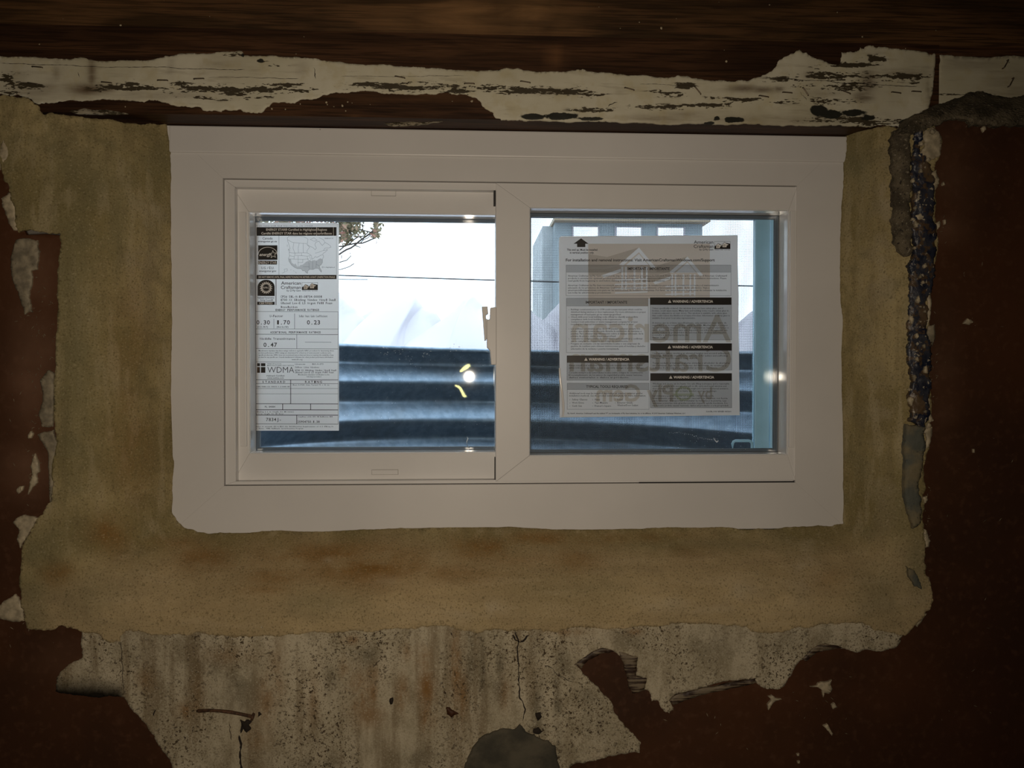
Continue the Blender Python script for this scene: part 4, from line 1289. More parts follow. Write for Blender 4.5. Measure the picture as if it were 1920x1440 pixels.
for q in ([(625, 375), (680, 405), (760, 412), (845, 418)], [(695, 408), (685, 470), (705, 527)], [(758, 412), (745, 470), (748, 525)], [(803, 415), (805, 525)], [(850, 430), (880, 460), (850, 500), (850, 525)],
          [(885, 370), (930, 350), (970, 380), (930, 390), (890, 370)], [(990, 350), (1040, 370), (1060, 405)], [(945, 530), (985, 520), (1035, 500)],
          [(645, 560), (700, 570), (710, 530)], [(700, 570), (695, 600), (640, 598)], [(710, 555), (785, 560), (785, 530)], [(785, 560), (850, 565), (890, 560)], [(745, 560), (745, 690)], [(695, 600), (800, 603), (870, 598)],
          [(800, 603), (800, 640), (740, 640)], [(850, 565), (860, 610), (905, 628)], [(880, 570), (895, 610)], [(905, 590), (915, 625)], [(960, 620), (955, 700)], [(915, 628), (915, 715)], [(870, 640), (875, 715)], [(955, 660), (995, 680)],
          [(800, 690), (875, 690)], [(560, 765), (590, 750), (580, 720), (615, 712), (620, 735), (600, 745)], [(655, 728), (665, 724)], [(690, 735), (700, 742)], [(712, 748), (725, 765)], [(618, 430), (618, 455)], [(628, 478), (650, 505)]):
    L.line('map', K, mp(q), .32)
L.frame('map', K, 604, 500, 606, 502, .35)
L.text('map', K, '= Highlighted', 607.5, 627.5, 502, 1.8, res=1)
L.text('map_note', K, 'ENERGY ST', 609, 625, 448, 1.9, res=1)
L.rect('black_band#2', 'ink_black', 481, 515.5, 631, 523.4)
L.text('white_text#3', Wh, "DO NOT REMOVE UNTIL FINAL INSPECTION/NE PAS RETIRER AVANT L'INSPECTION FINALE", 485, 628, 521.2, 3.3, bold=.015)
# sun logo in an arch
archp = [(483, 555), (483, 538)] + [(499 - 16 * math.cos(t), 538 - 13.5 * math.sin(t)) for t in np.linspace(0.1, math.pi - .1, 14)] + [(515, 538), (515, 555)]
L.poly('sun_logo', 'ink_black', archp)
L.poly('sun_logo', Wh, star(499, 539.5, 12.3, 8.6, 18), 2)
L.poly('sun_logo', 'ink_black', [(499 + 7.6 * math.cos(t), 539.5 + 7.6 * math.sin(t)) for t in np.linspace(0, 6.1, 20)], 3)
L.line('sun_logo', Wh, [(499 + 6.6 * math.cos(t), 539.5 + 6.6 * math.sin(t)) for t in np.linspace(0, 6.2832, 24)], .6, 4)
L.text('sun_logo', Wh, 'NFRC', 493, 505, 541, 3.2, level=5)
L.text(T, K, 'National Fenestration', 483, 514, 559.6, 3.0, bold=.008)
L.text(T, K, 'Rating Council®', 488, 512, 564.2, 3.0, bold=.008)
L.rect('sun_logo', 'ink_black', 482.3, 565.8, 515, 571.6)
L.text('sun_logo', Wh, 'CERTIFIED', 486, 511, 570.4, 3.6, level=4, bold=.012)
L.rect('printed_rules', K, 517, 523, 518.2, 572, 2)


def ac_logo(S, x0, x1, y0, part='maker_logo', ghost=None):
    """the maker's name with two gabled houses in a box"""
    S.text(part, K, 'American', x0, x1, y0 + 7.2, 5.9, res=3)
    S.text(part, K, 'Craftsman', x0 - .3, x1, y0 + 15.2, 5.9, res=3)
    S.text(part, K, 'by     Ply Gem', x0 + 10.5, x1, y0 + 19.8, 2.9, bold=.012)
    S.line(part, K, [(x0 + 18.2 + 1.4 * math.cos(t), y0 + 18.6 + 1.4 * math.sin(t)) for t in np.linspace(0, 6.28, 12)], .6)
    bx = x1 + 2.2; by = y0 + 3.2; bw = 29.5; bh = 14
    S.frame(part, K, bx, by, bx + bw, by + bh, .4)
    S.poly(part, 'ink_black', [(bx, by + bh), (bx, by + bh * .62), (bx + 5, by + bh * .45), (bx + 9, by + bh * .3), (bx + 13, by + bh * .5), (bx + 15, by + bh * .45), (bx + 20, by + bh * .15), (bx + 24, by + bh * .22), (bx + bw, by + bh * .3), (bx + bw, by + bh)], 1)
    for ox, oy, sc_ in ((bx + 3.2, by + 3.4, 1.0), (bx + 15, by + 1.0, 1.08)):
        S.poly(part, Wh, [(ox, oy + 9 * sc_), (ox, oy + 4 * sc_), (ox + 3.6 * sc_, oy), (ox + 7.5 * sc_, oy + 3 * sc_), (ox + 10.5 * sc_, oy + 4.5 * sc_), (ox + 7 * sc_, oy + 6.5 * sc_), (ox + 7 * sc_, oy + 9 * sc_)], 2)
        S.line(part, K, [(ox - .3, oy + 4.2 * sc_), (ox + 3.6 * sc_, oy), (ox + 8 * sc_, oy + 3.6 * sc_)], .6, 3)
        S.frame(part, K, ox + 1.6 * sc_, oy + 4.4 * sc_, ox + 4.6 * sc_, oy + 7.4 * sc_, .35, 3)
        S.line(part, K, [(ox + 3.1 * sc_, oy + 4.4 * sc_), (ox + 3.1 * sc_, oy + 7.4 * sc_)], .3, 3)
        S.line(part, K, [(ox + 1.6 * sc_, oy + 5.9 * sc_), (ox + 4.6 * sc_, oy + 5.9 * sc_)], .3, 3)
    S.text(part, K, 'WINDOWS   DOORS', bx, bx + bw, by + bh + 2.6, 1.5, res=1)


ac_logo(L, 527, 564, 526.5)
tx = lambda t_, a, b, y, c_, **kw: L.text(T, K, t_, a, b, y, c_, **kw)
tx('CPD# SIL-N-10-01754-00001', 526, 604, 558.2, 3.9, mono=True, bold=.01)
tx('8700 XX Sliding Window Vinyl Dual', 526, 629.5, 564.2, 3.9, mono=True, bold=.01)
tx('Glazed Low-E LS Argon Fill Foam', 526, 623, 570.2, 3.9, mono=True, bold=.01)
tx('Insulation', 526, 558, 577.4, 3.7, mono=True, bold=.01)
tx('ENERGY PERFORMANCE RATINGS', 516.5, 598.5, 583, 3.7, mono=True, bold=.02)
R_ = lambda x0, y0, x1, y1, w=.55: L.line('printed_rules', K, [(x0, y0), (x1, y1)], w)
R_(479.5, 584, 634, 584.6); R_(479.5, 584, 479.5, 795); R_(634, 584.5, 634, 795)
tx('U-Factor', 505.5, 531, 594.5, 4.0, mono=True, bold=.01)
tx('Solar Heat Gain Coefficient', 560.5, 614, 594.6, 3.8, mono=True)
R_(513.5, 598, 513.5, 615.5); R_(552.3, 588, 552.3, 616.8, .7)
tx('0.30', 480.5, 506.5, 608.2, 7.6, mono=True, bold=.012); tx('1.70', 518, 544, 608.2, 7.6, mono=True, bold=.012); tx('0.23', 575, 601, 608.2, 7.6, mono=True, bold=.012)
tx('(U.S./I-P)', 482.5, 502.5, 614.6, 3.3, mono=True); tx('(Metric/SI)', 518.5, 541, 614.6, 3.3, mono=True)
R_(479.5, 616.8, 634, 617); tx('ADDITIONAL PERFORMANCE RATINGS', 506.5, 601.5, 625, 3.7, mono=True, bold=.02); R_(479.5, 626.8, 634, 627.4, .8)
R_(556.5, 627, 556.5, 654, .7); tx('Visible Transmittance', 486.5, 553.5, 637, 3.8, mono=True, bold=.01); tx('0.47', 493.5, 520, 650.3, 7.6, mono=True, bold=.012)
R_(572, 641.6, 621, 641.8, .6); R_(479.5, 653.6, 634, 654.2, .7)
for i, t_ in enumerate(('Manufacturer stipulates that these ratings conform to applicable NFRC procedures for determining whole', 'product performance. NFRC ratings are determined for a fixed set of environmental conditions and a',
                        'specific product size. NFRC does not recommend any product and does not warrant the suitability of any', "product for any specific use. Consult manufacturer's literature for other product performance information.")):
    tx(t_, 485, (626, 621, 625.5, 625)[i], 658.8 + 4.05 * i, 2.6, res=1)
tx('www.nfrc.org', 547, 567, 675.4, 2.8, res=1)
R_(479.5, 678.6, 634, 679.2, .7)
for a, b, c_, d in ((482, 681, 487.4, 686.6), (489.2, 681, 497.6, 686.6), (482, 688.2, 487.4, 699), (489.2, 688.2, 497.6, 699)):
    L.rect('grid_logo', 'ink_black', a, b, c_, d, 2)
L.rect('grid_logo', 'rust', 482.8, 689, 485.2, 698.4, 3)
tx('WINDOW & DOOR', 501, 527.5, 683.2, 2.0, res=1); tx('MANUFACTURERS ASSOCIATION', 501, 551, 686.4, 2.0, res=1)
tx('WDMA', 501.5, 551.5, 699, 11, bold=-.012)
tx('Hallmark Certified', 500, 533, 706, 2.9); tx('www.wdma.com', 501, 532, 710, 2.9)
tx('Licensee', 553, 572.5, 684, 2.8, mono=True); tx('165-H-073', 585, 606.5, 684, 2.8, mono=True); tx('Silver Line Windows', 553, 598.5, 690, 2.8, mono=True)
tx('8700 XX Sliding Window Vinyl Dual', 553, 630.5, 695.8, 2.9, mono=True, bold=.01); tx('Glazed Low-E LS Argon Fill Foam', 553, 626, 699.6, 2.9, mono=True, bold=.01)
tx('Manufacturer Stipulates Certification to the', 559, 617.5, 703.6, 2.3, res=1); tx('following test method', 575, 602, 707.4, 2.3, res=1)
R_(479.5, 712, 634, 712.4, 1.0); tx('STANDARD', 490.5, 535.5, 718, 3.8, mono=True, bold=.02); tx('RATING', 571, 604.5, 718, 3.8, mono=True, bold=.02); R_(479.5, 719.2, 634, 719.5, .7)
R_(545, 712, 545, 757, 1.3); tx('AAMA/WDMA/CSA 101/I.S.2/A440-11', 480.5, 543, 726.2, 2.3, mono=True, bold=.01, res=1); tx('Class R-PG40 Size Tested 73 x 36 in', 547.5, 617.5, 722.8, 2.3, mono=True, bold=.01, res=1)
R_(479.5, 728.5, 634, 728.5, .5); R_(479.5, 738.4, 634, 738.5, .5); R_(479.5, 757, 634, 757.4, 1.1)
R_(530, 757, 530, 768, 1.3); R_(582.4, 757, 582.4, 768, 1.3); tx('FL 14084', 496.5, 516, 764.2, 3.0, mono=True, bold=.01); R_(479.5, 768.4, 634, 768.7, 1.2)
tx('Glazing 2.2 mm Single Str MN Outer)', 480.5, 551, 773.2, 2.2, mono=True, bold=.015, res=1); tx('2.2 mm Single Str MN Inner', 480.5, 532.5, 777, 2.2, mono=True, bold=.015, res=1); R_(479.5, 778.2, 634, 778.5, 1.2)
R_(556.4, 778, 556.4, 795, 1.2); tx('7834J-', 498.5, 528, 789.6, 6.0, mono=True); tx('Complies with HUD UM Bulletin 111', 558.5, 623.5, 782.4, 2.2, mono=True, bold=.015, res=1); tx('25904750.1.38', 557.5, 599.5, 792.8, 4.0, mono=True, bold=.015)
R_(479.5, 794.8, 634, 795.2, .8)
tx('Meets or exceeds CEC & IECC Air Infiltration Requirements of 0.3 CFM/sq ft', 479, 625, 800.8, 2.1, mono=True, bold=.02, res=1); tx('or lower. WDMA Hallmark Certification Program', 479, 568.5, 804.4, 2.1, mono=True, bold=.02, res=1)

# ---- instruction sticker on the right pane
Rr = Sticker('instruction_sticker', tuple(at(1216, 782, YFG - .0006)), YFG - .0006)
tag(Rr.root, 'wide white installation and warning sticker with black headings on right pane', 'sticker')
sheet(Rr, [(1048, 452), (1048.6, 446), (1052, 443), (1383, 441), (1387, 778.5), (1049.5, 782.5)])
P_ = 'printed_text'
# print of the outer side showing through the sheet: the houses are left clear in a tan field
clear, darker = [], []


def house(ox, oy, k_):
    g = lambda q: [(ox + a * k_, oy + b * k_) for a, b in q]
    darker.append(g([(-95, 12), (-60, 18), (0, 0), (-36, 32), (-60, 38), (-95, 38)]))
    darker.append(g([(-95, 39), (-60, 39), (-36, 33), (-30, 48), (-70, 52), (-95, 52)]))
    clear.append(g([(-37, 32), (0, 0), (32, 38), (25, 40), (0, 9), (-30, 34)]))
    clear.append(g([(-24, 33), (0, 12), (18, 33)]))
    clear.append(g([(-70, 52), (-34, 40), (-34, 46), (-66, 57)]))
    for a in (-33, -26, -10, 4, 13):
        clear.append(g([(a, 36), (a + 3.4, 36), (a + 3.4, 80), (a, 80)]))
    for b in (58, 66, 74, 82):
        clear.append(g([(-45, b + 2), (16, b), (16, b + 2.4), (-45, b + 4.4)]))


house(1198, 464, 1.0)
house(1289, 481, .92)
for n_, (field, mt) in enumerate((([(1103, 457), (1331, 457), (1331, 560), (1215, 560), (1215, 574), (1104, 574), (1103, 560)], 'ghost_tan'),) + tuple((d_, 'ghost_dark') for d_ in darker)):
    vs_, es_ = [], []
    for pg in [field] + clear:
        b0 = len(vs_)
        vs_ += [Vector((float(p[0]), float(p[1]))) for p in pg]
        es_ += [(b0 + i, b0 + (i + 1) % len(pg)) for i in range(len(pg))]
    vv, _, ff, *_r = delaunay_2d_cdt(vs_, es_, [], 0, 1e-5)
    q_ = np.array([(v[0], v[1]) for v in vv])
    cen = np.array([q_[list(f)].mean(0) for f in ff])
    ok = inside(cen[:, 0], cen[:, 1], field)
    ok &= inside(cen[:, 0], cen[:, 1], [(1103, 457), (1331, 457), (1331, 574), (1103, 574)])
    for pg in clear:
        ok &= ~inside(cen[:, 0], cen[:, 1], pg)
    for f, o_ in zip(ff, ok):
        if o_:
            Rr.poly('show_through_picture', mt, [q_[i] for i in f], 1 if mt == 'ghost_tan' else 2)
Rr.text('show_through_letters', 'ghost_letter', 'American', 1072, 1371, 641, 50, level=3, bold=.004, mirror=True, res=4)
Rr.text('show_through_letters', 'ghost_letter', 'Craftsman', 1068, 1371, 696, 47, level=3, bold=.004, mirror=True, res=4)
Rr.text('show_through_letters', 'ghost_letter', 'Ply Gem', 1118, 1262, 752, 30, level=3, bold=.02, mirror=True, res=3)
Rr.text('show_through_letters', 'ghost_letter', 'by', 1308, 1335, 748, 22, level=3, bold=.01, mirror=True, res=3)
Rr.line('show_through_letters', 'ghost_green', [(1282 + 14 * math.cos(t), 738 + 12 * math.sin(t)) for t in np.linspace(0, 6.28, 20)], 4, 3)
Rr.line('show_through_letters', 'ghost_green', [(1262, 740), (1300, 740)], 4, 3)
# heading
Rr.poly('arrow', 'ink_black', [(1075.5, 457), (1089.5, 446.8), (1103.5, 457), (1097.5, 457), (1097.5, 463.2), (1082, 463.2), (1082, 457)], 4)
PN = [0]
tr2 = lambda t_, a, b, y, c_, **kw: Rr.text(P_ + '#%d' % PN[0], kw.pop('mat', K), t_, a, b, y, c_, level=kw.pop('level', 5), **kw)
tr2('This end up. Must be installed', 1063, 1120, 470, 3.5, bold=.02); tr2('in vertical position only.', 1068.5, 1114, 475.4, 3.5, bold=.02)
tr2('For installation and removal instructions: Visit AmericanCraftsmanWindows.com/Support', 1061, 1340, 490, 5.0, bold=.02, res=3)
ac_logo(Rr, 1301, 1337.5, 449.6)
GR = 'grey_panel'


def panel(x0, y0, x1, y1, yh, body=None, black=False):
    PN[0] += 1
    n = '#%d' % PN[0]
    if black:
        Rr.rect('black_heading' + n, 'ink_black', x0, y0, x1, yh, 4)
    else:
        Rr.rect(GR + n, 'ink_grey', x0, y0, x1, yh, 2)
        Rr.line('printed_rules' + n, K, [(x0, yh), (x1, yh)], .35, 4)
    if body:
        Rr.rect(GR + n, 'ink_grey', x0, yh, x1, y1, 2)
    Rr.frame('printed_rules' + n, K, x0, y0, x1, y1, .4, 4)


def warn(x, base):
    Rr.text('white_text#%d' % PN[0], Wh, 'WARNING / ADVERTENCIA', x, x + 76, base, 4.6, level=6, bold=.02)
    Rr.poly('warning_sign#%d' % PN[0], Wh, [(x - 8.5, base + .2), (x - 5.4, base - 5.4), (x - 2.3, base + .2)], 6)
    Rr.line('warning_sign#%d' % PN[0], 'ink_black', [(x - 5.4, base - 3.6), (x - 5.4, base - 1.2)], .7, 7)


panel(1061.5, 497, 1370.5, 554.5, 510.3)
tr2('IMPORTANT / IMPORTANTE', 1177, 1255.5, 506.2, 4.8, bold=.02)
for (t_, x1, y) in (('American Craftsman by Ply Gem recommends step by step installation procedures be followed. Proper installation and maintenance of American Craftsman®', 1364, 518.6),
                    ('products is essential for optimum product performance and support. Go to americancraftsmanwindows.com for complete installation instructions. Please', 1362, 523.2),
                    ('read guide from beginning to end before starting installation. Read all warnings and cautions.', 1247, 527.8),
                    ('American Craftsman by Ply Gem recomienda que se sigan los procedimientos de instalación paso a paso. La instalación correcta y el mantenimiento', 1348, 536.4),
                    ('adecuado de los productos de American Craftsman son esenciales para el rendimiento y funcionamiento óptimo de los productos. Vaya a', 1330, 541),
                    ('americancraftsmanwindows.com para ver las instrucciones de instalación completas. Por favor, lea detenidamente la guía antes de comenzar la instalación.', 1363, 545.6),
                    ('Lea todas las advertencias y precauciones.', 1146, 550.2)):
    tr2(t_, 1065, x1, y, 3.0, res=1)
panel(1062, 559, 1215.5, 661, 573.8)
tr2('IMPORTANT / IMPORTANTE', 1098, 1176, 569.2, 4.8, bold=.02)
for (t_, x1, y, bl) in (('Buildings constructed prior to 1978 could contain lead paint which could be', 1204, 581.6, 1), ('disturbed during window or door replacement. For more information on proper', 1211, 586.4, 0), ('management of lead paint, go to: www.epa.gov/lead', 1164, 591, 0),
                        ('Check with your local building code official to identify and confirm', 1196, 595.6, 1), ('compliance with local building code requirements.', 1166, 600.2, 0), ('Contact local authorities or waste management company for proper', 1196, 604.8, 1), ('recycling and disposal instructions for removed window or door.', 1189, 609.4, 0),
                        ('Los edificios construidos antes de 1978 pueden contener pintura con', 1200, 617.8, 1), ('plomo, que podría verse afectada durante la sustitución de ventanas o', 1203, 622.4, 0), ('puertas. Para obtener más información sobre el manejo adecuado de la', 1206, 627, 0), ('pintura de plomo, visite: www.epa.gov/lead', 1154, 631.6, 0),
                        ('Consulte los códigos locales de construcción para identificar y confirmar', 1205, 636.4, 1), ('que se cumplan los requisitos del código de construcción.', 1178, 641, 0), ('Póngase en contacto con las autoridades locales o con empresas de', 1200, 645.8, 1), ('gestión de residuos para obtener instrucciones para el reciclaje y desecho', 1210, 650.4, 0), ('adecuados de la ventana o puerta reemplazada.', 1161, 655.4, 0)):
    tr2(t_, 1070.5, x1, y, 2.9, res=1)
    if bl:
        tr2('•', 1066.2, 1067.4, y + .5, 2.9, res=1)
panel(1219, 558, 1371.5, 637.5, 571.6, True, True); warn(1261, 567.4)
for i, (t_, x1) in enumerate((('Unless specifically ordered, this window does not have safety glass, and if', 1356), ('broken, could cause injury. Many laws and building codes require safety glass in', 1366), ('locations adjacent to or near doors. This window is available with safety glass', 1363),
                              ('that could reduce the likelihood of injury if broken. Information on safety glass is', 1368), ('available from your local sales representative.', 1304), ('', 0), ('A menos que se ordene específicamente, esta ventana no tiene vidrio de', 1362), ('seguridad y, si se rompe, podría causar lesiones. Muchas leyes y códigos', 1364),
                              ('de construcción requieren vidrio de seguridad en lugares adyacentes o', 1366), ('cerca de puertas. Esta ventana está disponible con vidrio de seguridad que', 1364), ('podría reducir la probabilidad de lesiones. Para obtener información,', 1362), ('consulte a su representante de', 1290), ('ventas local.', 1248))):
    if t_:
        tr2(t_, 1223, x1, 579.4 + 4.55 * i, 2.9, res=1)
panel(1219.5, 644, 1372, 694, 657.4, True, True); warn(1260.5, 653)
for i, (t_, x1) in enumerate((('Use caution when working at elevated heights and around unfinished', 1366), ('openings. Follow the manufacturer instructions for ladders and scaffolding.', 1365), ('Failure to do so could result in injury or death.', 1308), ('', 0), ('Tenga cuidado al trabajar a alturas elevadas y alrededor de aberturas', 1368), ('sin terminar. Siga las instrucciones del fabricante de escaleras y', 1362), ('andamios. De lo contrario podría resultar en lesiones o la muerte.', 1346))):
    if t_:
        tr2(t_, 1223.5, x1, 663.8 + 4.55 * i, 2.9, res=1)
panel(1219.5, 700, 1372, 764.5, 714, True, True); warn(1263, 709.6)
for i, (t_, x1) in enumerate((('Windows and doors can be heavy. Use safe lifting techniques and a reasonable', 1367), ('number of people with enough strength to lift, carry and install window and', 1362), ('door products. Consider window size and weight and required mechanical assistance.', 1366), ('Failure to do so could result in injury, product or property damage.', 1344), ('', 0), ('Las ventanas y puertas pueden ser pesadas. Utilice técnicas de', 1338),
                              ('levantamiento seguras y un número razonable de personas con fuerza', 1364), ('para levantar, transportar e instalar la ventana y la puerta. Las', 1362), ('ventanas y puertas más grandes pueden requerir ayuda mecánica. De', 1364), ('no hacerlo podría causar lesiones, daños al producto o a la propiedad.', 1366))):
    if t_:
        tr2(t_, 1223.5, x1, 720.8 + 4.55 * i, 2.9, res=1)
panel(1063, 666.8, 1216, 713, 680, True, True); warn(1104, 676)
for i, (t_, x1) in enumerate((('Always consult local authorities for building code requirements. Failure to follow', 1205), ('safety notices, could result in injury, property damage or product damage.', 1208), ('', 0), ('Consulte siempre a las autoridades locales sobre códigos de construcción.', 1206), ('El incumplimiento de los avisos de seguridad podría causar lesiones,', 1205), ('daños materiales o daños al producto.', 1180))):
    if t_:
        tr2(t_, 1066.5, x1, 686.4 + 4.55 * i, 2.9, res=1)
panel(1063.5, 718.5, 1217, 767.5, 730.4)
tr2('TYPICAL TOOLS REQUIRED:', 1099, 1178, 727.2, 4.6, bold=.02)
tr2('Additional tools may be required depending on interior, exterior and/or', 1067, 1205, 739, 3.2, shear=.25, res=1); tr2('installation methods. See the product installation guide for more information.', 1067, 1211, 743.4, 3.2, shear=.25, res=1)
for (x, rows) in ((1068, ('Safety Glasses', 'Work Gloves', 'Caulk Gun')), (1110.5, ('Shims', 'Tape Measure', "Framer's Square")), (1153, ('Level', 'Exterior Grade', 'Window/Door Sealant'))):
    for i, t_ in enumerate(rows):
        tr2(t_, x + 4.5, x + 4.5 + len(t_) * (2.05 if len(t_) > 6 else 2.0), 750.6 + i * (6.0 if x < 1150 or i < 2 else 5.4), 3.2, res=1)
        if not (x > 1150 and i == 2):
            tr2('•', x, x + 1.4, 751 + i * 6.0, 3.2, res=1)
tr2('Ply Gem®, American Craftsman® and the stylized “P” are trademarks of Ply Gem Industries, Inc or its affiliates. © 2019 American Craftsman Windows, LLC', 1064, 1285, 776.2, 2.4, bold=.02, res=1)
PN[0] += 1
tr2('12-ACBL-1018  REVISED 4/3/2019', 1324, 1371, 772.8, 2.4, bold=.02, res=1)
run_fonts()
L.build(); Rr.build()
# curled lower left edge of the instruction sticker
V, Fs = [], []
prof = [(x, y) for x, y in ((1049.2, 690), (1050.5, 712), (1053.5, 735), (1056, 755), (1056.5, 770), (1055.5, 781))]
for i, (x, y) in enumerate(prof):
    for j in range(7):
        t = math.pi * j / 6
        c0 = at(x, y, Rr.Y)
        r = 0.0011 + 0.0006 * math.sin(i / 5 * math.pi)
        V.append((c0[0] - r * math.cos(t), c0[1] - .0002 - r * .9 * math.sin(t), c0[2]))
for i in range(len(prof) - 1):
    for j in range(6):
        Fs.append((i * 7 + j, i * 7 + j + 1, (i + 1) * 7 + j + 1, (i + 1) * 7 + j))
mesh_obj('curled_edge', V, Fs, 'curl_film', Rr.root, True)

# ------------------------------------------------------------------ outside
# corrugated steel well
WR, WY = 0.455, 0.13
WC = 0.02
well = empty('window_well', (WC, WY, -0.55))
tag(well, 'curved corrugated galvanised steel well outside the window', 'window well')
zs = np.arange(-0.56, 0.0001, 0.0035)
th = np.linspace(-0.04, math.pi + 0.04, 73)
PIT = 0.0708
V, Fs = [], []
zr = ZP(657, WY + WR)
for z in zs + zr:
    r = WR + 0.0125 * math.asin(0.95 * math.sin(2 * math.pi * (z + 0.122) / PIT)) / math.asin(0.95)
    for t in th:
        x = WC + r * math.cos(t)
        V.append((x, WY + r * math.sin(t), z - 0.021 * (x - WC)))
nt_ = len(th)
n1 = len(V)
Fs = [(j * nt_ + i, j * nt_ + i + 1, (j + 1) * nt_ + i + 1, (j + 1) * nt_ + i) for j in range(len(zs) - 1) for i in range(nt_ - 1)]
V += [(v[0] + .0016 * (v[0] - WC) / WR, v[1] + .0016 * (v[1] - WY) / WR, v[2]) for v in V[:n1]]
Fs += [tuple(n1 + q for q in f[::-1]) for f in Fs]
mesh_obj('corrugated_wall', V, Fs, 'galvanised', well, True)
rim_p = []
rtop = WR + 0.0155 * math.sin(2 * math.pi * (zr + 0.122) / PIT)
for t in th[::2]:
    x = WC + (rtop + .002) * math.cos(t)
    rim_p.append((x, WY + (rtop + .002) * math.sin(t), zr - .003 - 0.021 * (x - WC)))
tube('rolled_rim', rim_p, 0.0045, 'galvanised', well, 10)
disc = [(WC + WR * math.cos(t), WY + WR * math.sin(t), -0.5) for t in th]
mesh_obj('gravel_bed', disc + [(v[0], v[1], -0.56) for v in disc], [tuple(range(len(disc)))[::-1], tuple(range(len(disc), 2 * len(disc)))] +
         [(i, i + 1, len(disc) + i + 1, len(disc) + i) for i in range(len(disc) - 1)], 'gravel', well)

# ground: a sheet of snow with the half round of the well left open
zg = zr - 0.035
GV = [(v[0], v[1], zg) for v in ((WC + (WR + .02) * math.cos(t), WY + (WR + .02) * math.sin(t)) for t in th[2:-2])]
FV = [(60 * math.cos(t), WY + 60 * math.sin(t) if 0 < math.sin(t) else WY, zg) for t in th[2:-2]]
ng = len(GV)
GVb = [(a, b, zg - .3) for a, b, _ in GV]
FVb = [(a, b, zg - .3) for a, b, _ in FV]
Fs = [(i, i + 1, ng + i + 1, ng + i) for i in range(ng - 1)]
Fs += [(i, 2 * ng + i, 2 * ng + i + 1, i + 1) for i in range(ng - 1)]
tag(mesh_obj('ground', GV + FV + GVb + FVb, Fs, 'snow'), 'white snowy ground outside around the window well', kind='structure')


bank = empty('snow_bank', tuple(at(880, 700, 2.3)))
tag(bank, 'white bank of rounded snowy peaks rising beyond the window well', 'snow bank')


def mound(name, outline, Y, depth_, label, seed):
    P = rough_line(outline, 1.2, 6, seed, closed=False)
    n = len(P)
    rsd = np.random.RandomState(seed)
    ridge = at(P[:, 0], P[:, 1], Y)
    rows = []
    K_ = 9
    for k_ in range(-K_, K_ + 1):
        f = k_ / K_
        row = []
        for i in range(n):
            x, _, z = ridge[i]
            hgt = math.cos(abs(f) * math.pi / 2) ** 0.8
            fold = 0.035 * math.sin(x * 31 + seed + abs(f) * 4) * math.sin(abs(f) * math.pi) + 0.02 * (float(fbm(np.array([x * 200]), np.array([f * 100]), 30, 3, seed)[0]) - .5)
            row.append((x * (1 + .05 * abs(f)) + fold, Y + f * depth_, zg - .02 + (z - zg + .02) * hgt))
        rows.append(row)
    V = [v for r in rows for v in r]
    Fs = [(j * n + i, j * n + i + 1, (j + 1) * n + i + 1, (j + 1) * n + i) for j in range(2 * K_) for i in range(n - 1)]
    b0 = len(V)
    o = mesh_obj(name, V, Fs, 'snow', bank, True)
    o['label'] = label
    return o


mound('snow_mound', [(470, 700), (500, 640), (540, 580), (575, 540), (600, 528), (620, 536), (636, 552), (650, 567), (662, 575), (672, 585), (686, 598), (700, 625), (722, 700)], 2.5, .55, 'white mound partly hidden behind the rating sticker', 1)
mound('snow_mound', [(640, 700), (672, 620), (686, 598), (696, 589), (705, 580), (714, 576), (722, 577), (732, 584), (750, 620), (765, 700)], 2.8, .5, 'low rounded white mound between two higher peaks in left pane', 2)
mound('snow_mound', [(620, 700), (655, 645), (690, 610), (727, 578), (745, 563), (757, 553), (763, 551), (770, 553), (778, 562), (787, 572), (791, 579), (802, 581), (810, 583), (820, 590), (850, 640), (880, 700)], 2.2, .55, 'tall pointed white mound in the middle of the left pane', 3)
mound('snow_mound', [(740, 700), (790, 634), (830, 604), (855, 580), (870, 563), (880, 557), (890, 556), (898, 564), (907, 578), (930, 600), (960, 640), (1000, 700)], 2.0, .5, 'white mound with its peak beside the latch', 4)
mound('snow_mound', [(930, 700), (960, 590), (985, 572), (998, 584), (1013, 603), (1024, 592), (1046, 568), (1075, 545), (1110, 540), (1150, 570), (1200, 640), (1230, 700)], 2.3, .5, 'white mound left of the instruction sticker behind the screen', 5)
mound('snow_mound', [(1320, 700), (1360, 640), (1388, 615), (1413, 588), (1440, 565), (1470, 560), (1510, 600), (1560, 700)], 2.3, .5, 'white mound right of the instruction sticker behind the screen', 6)

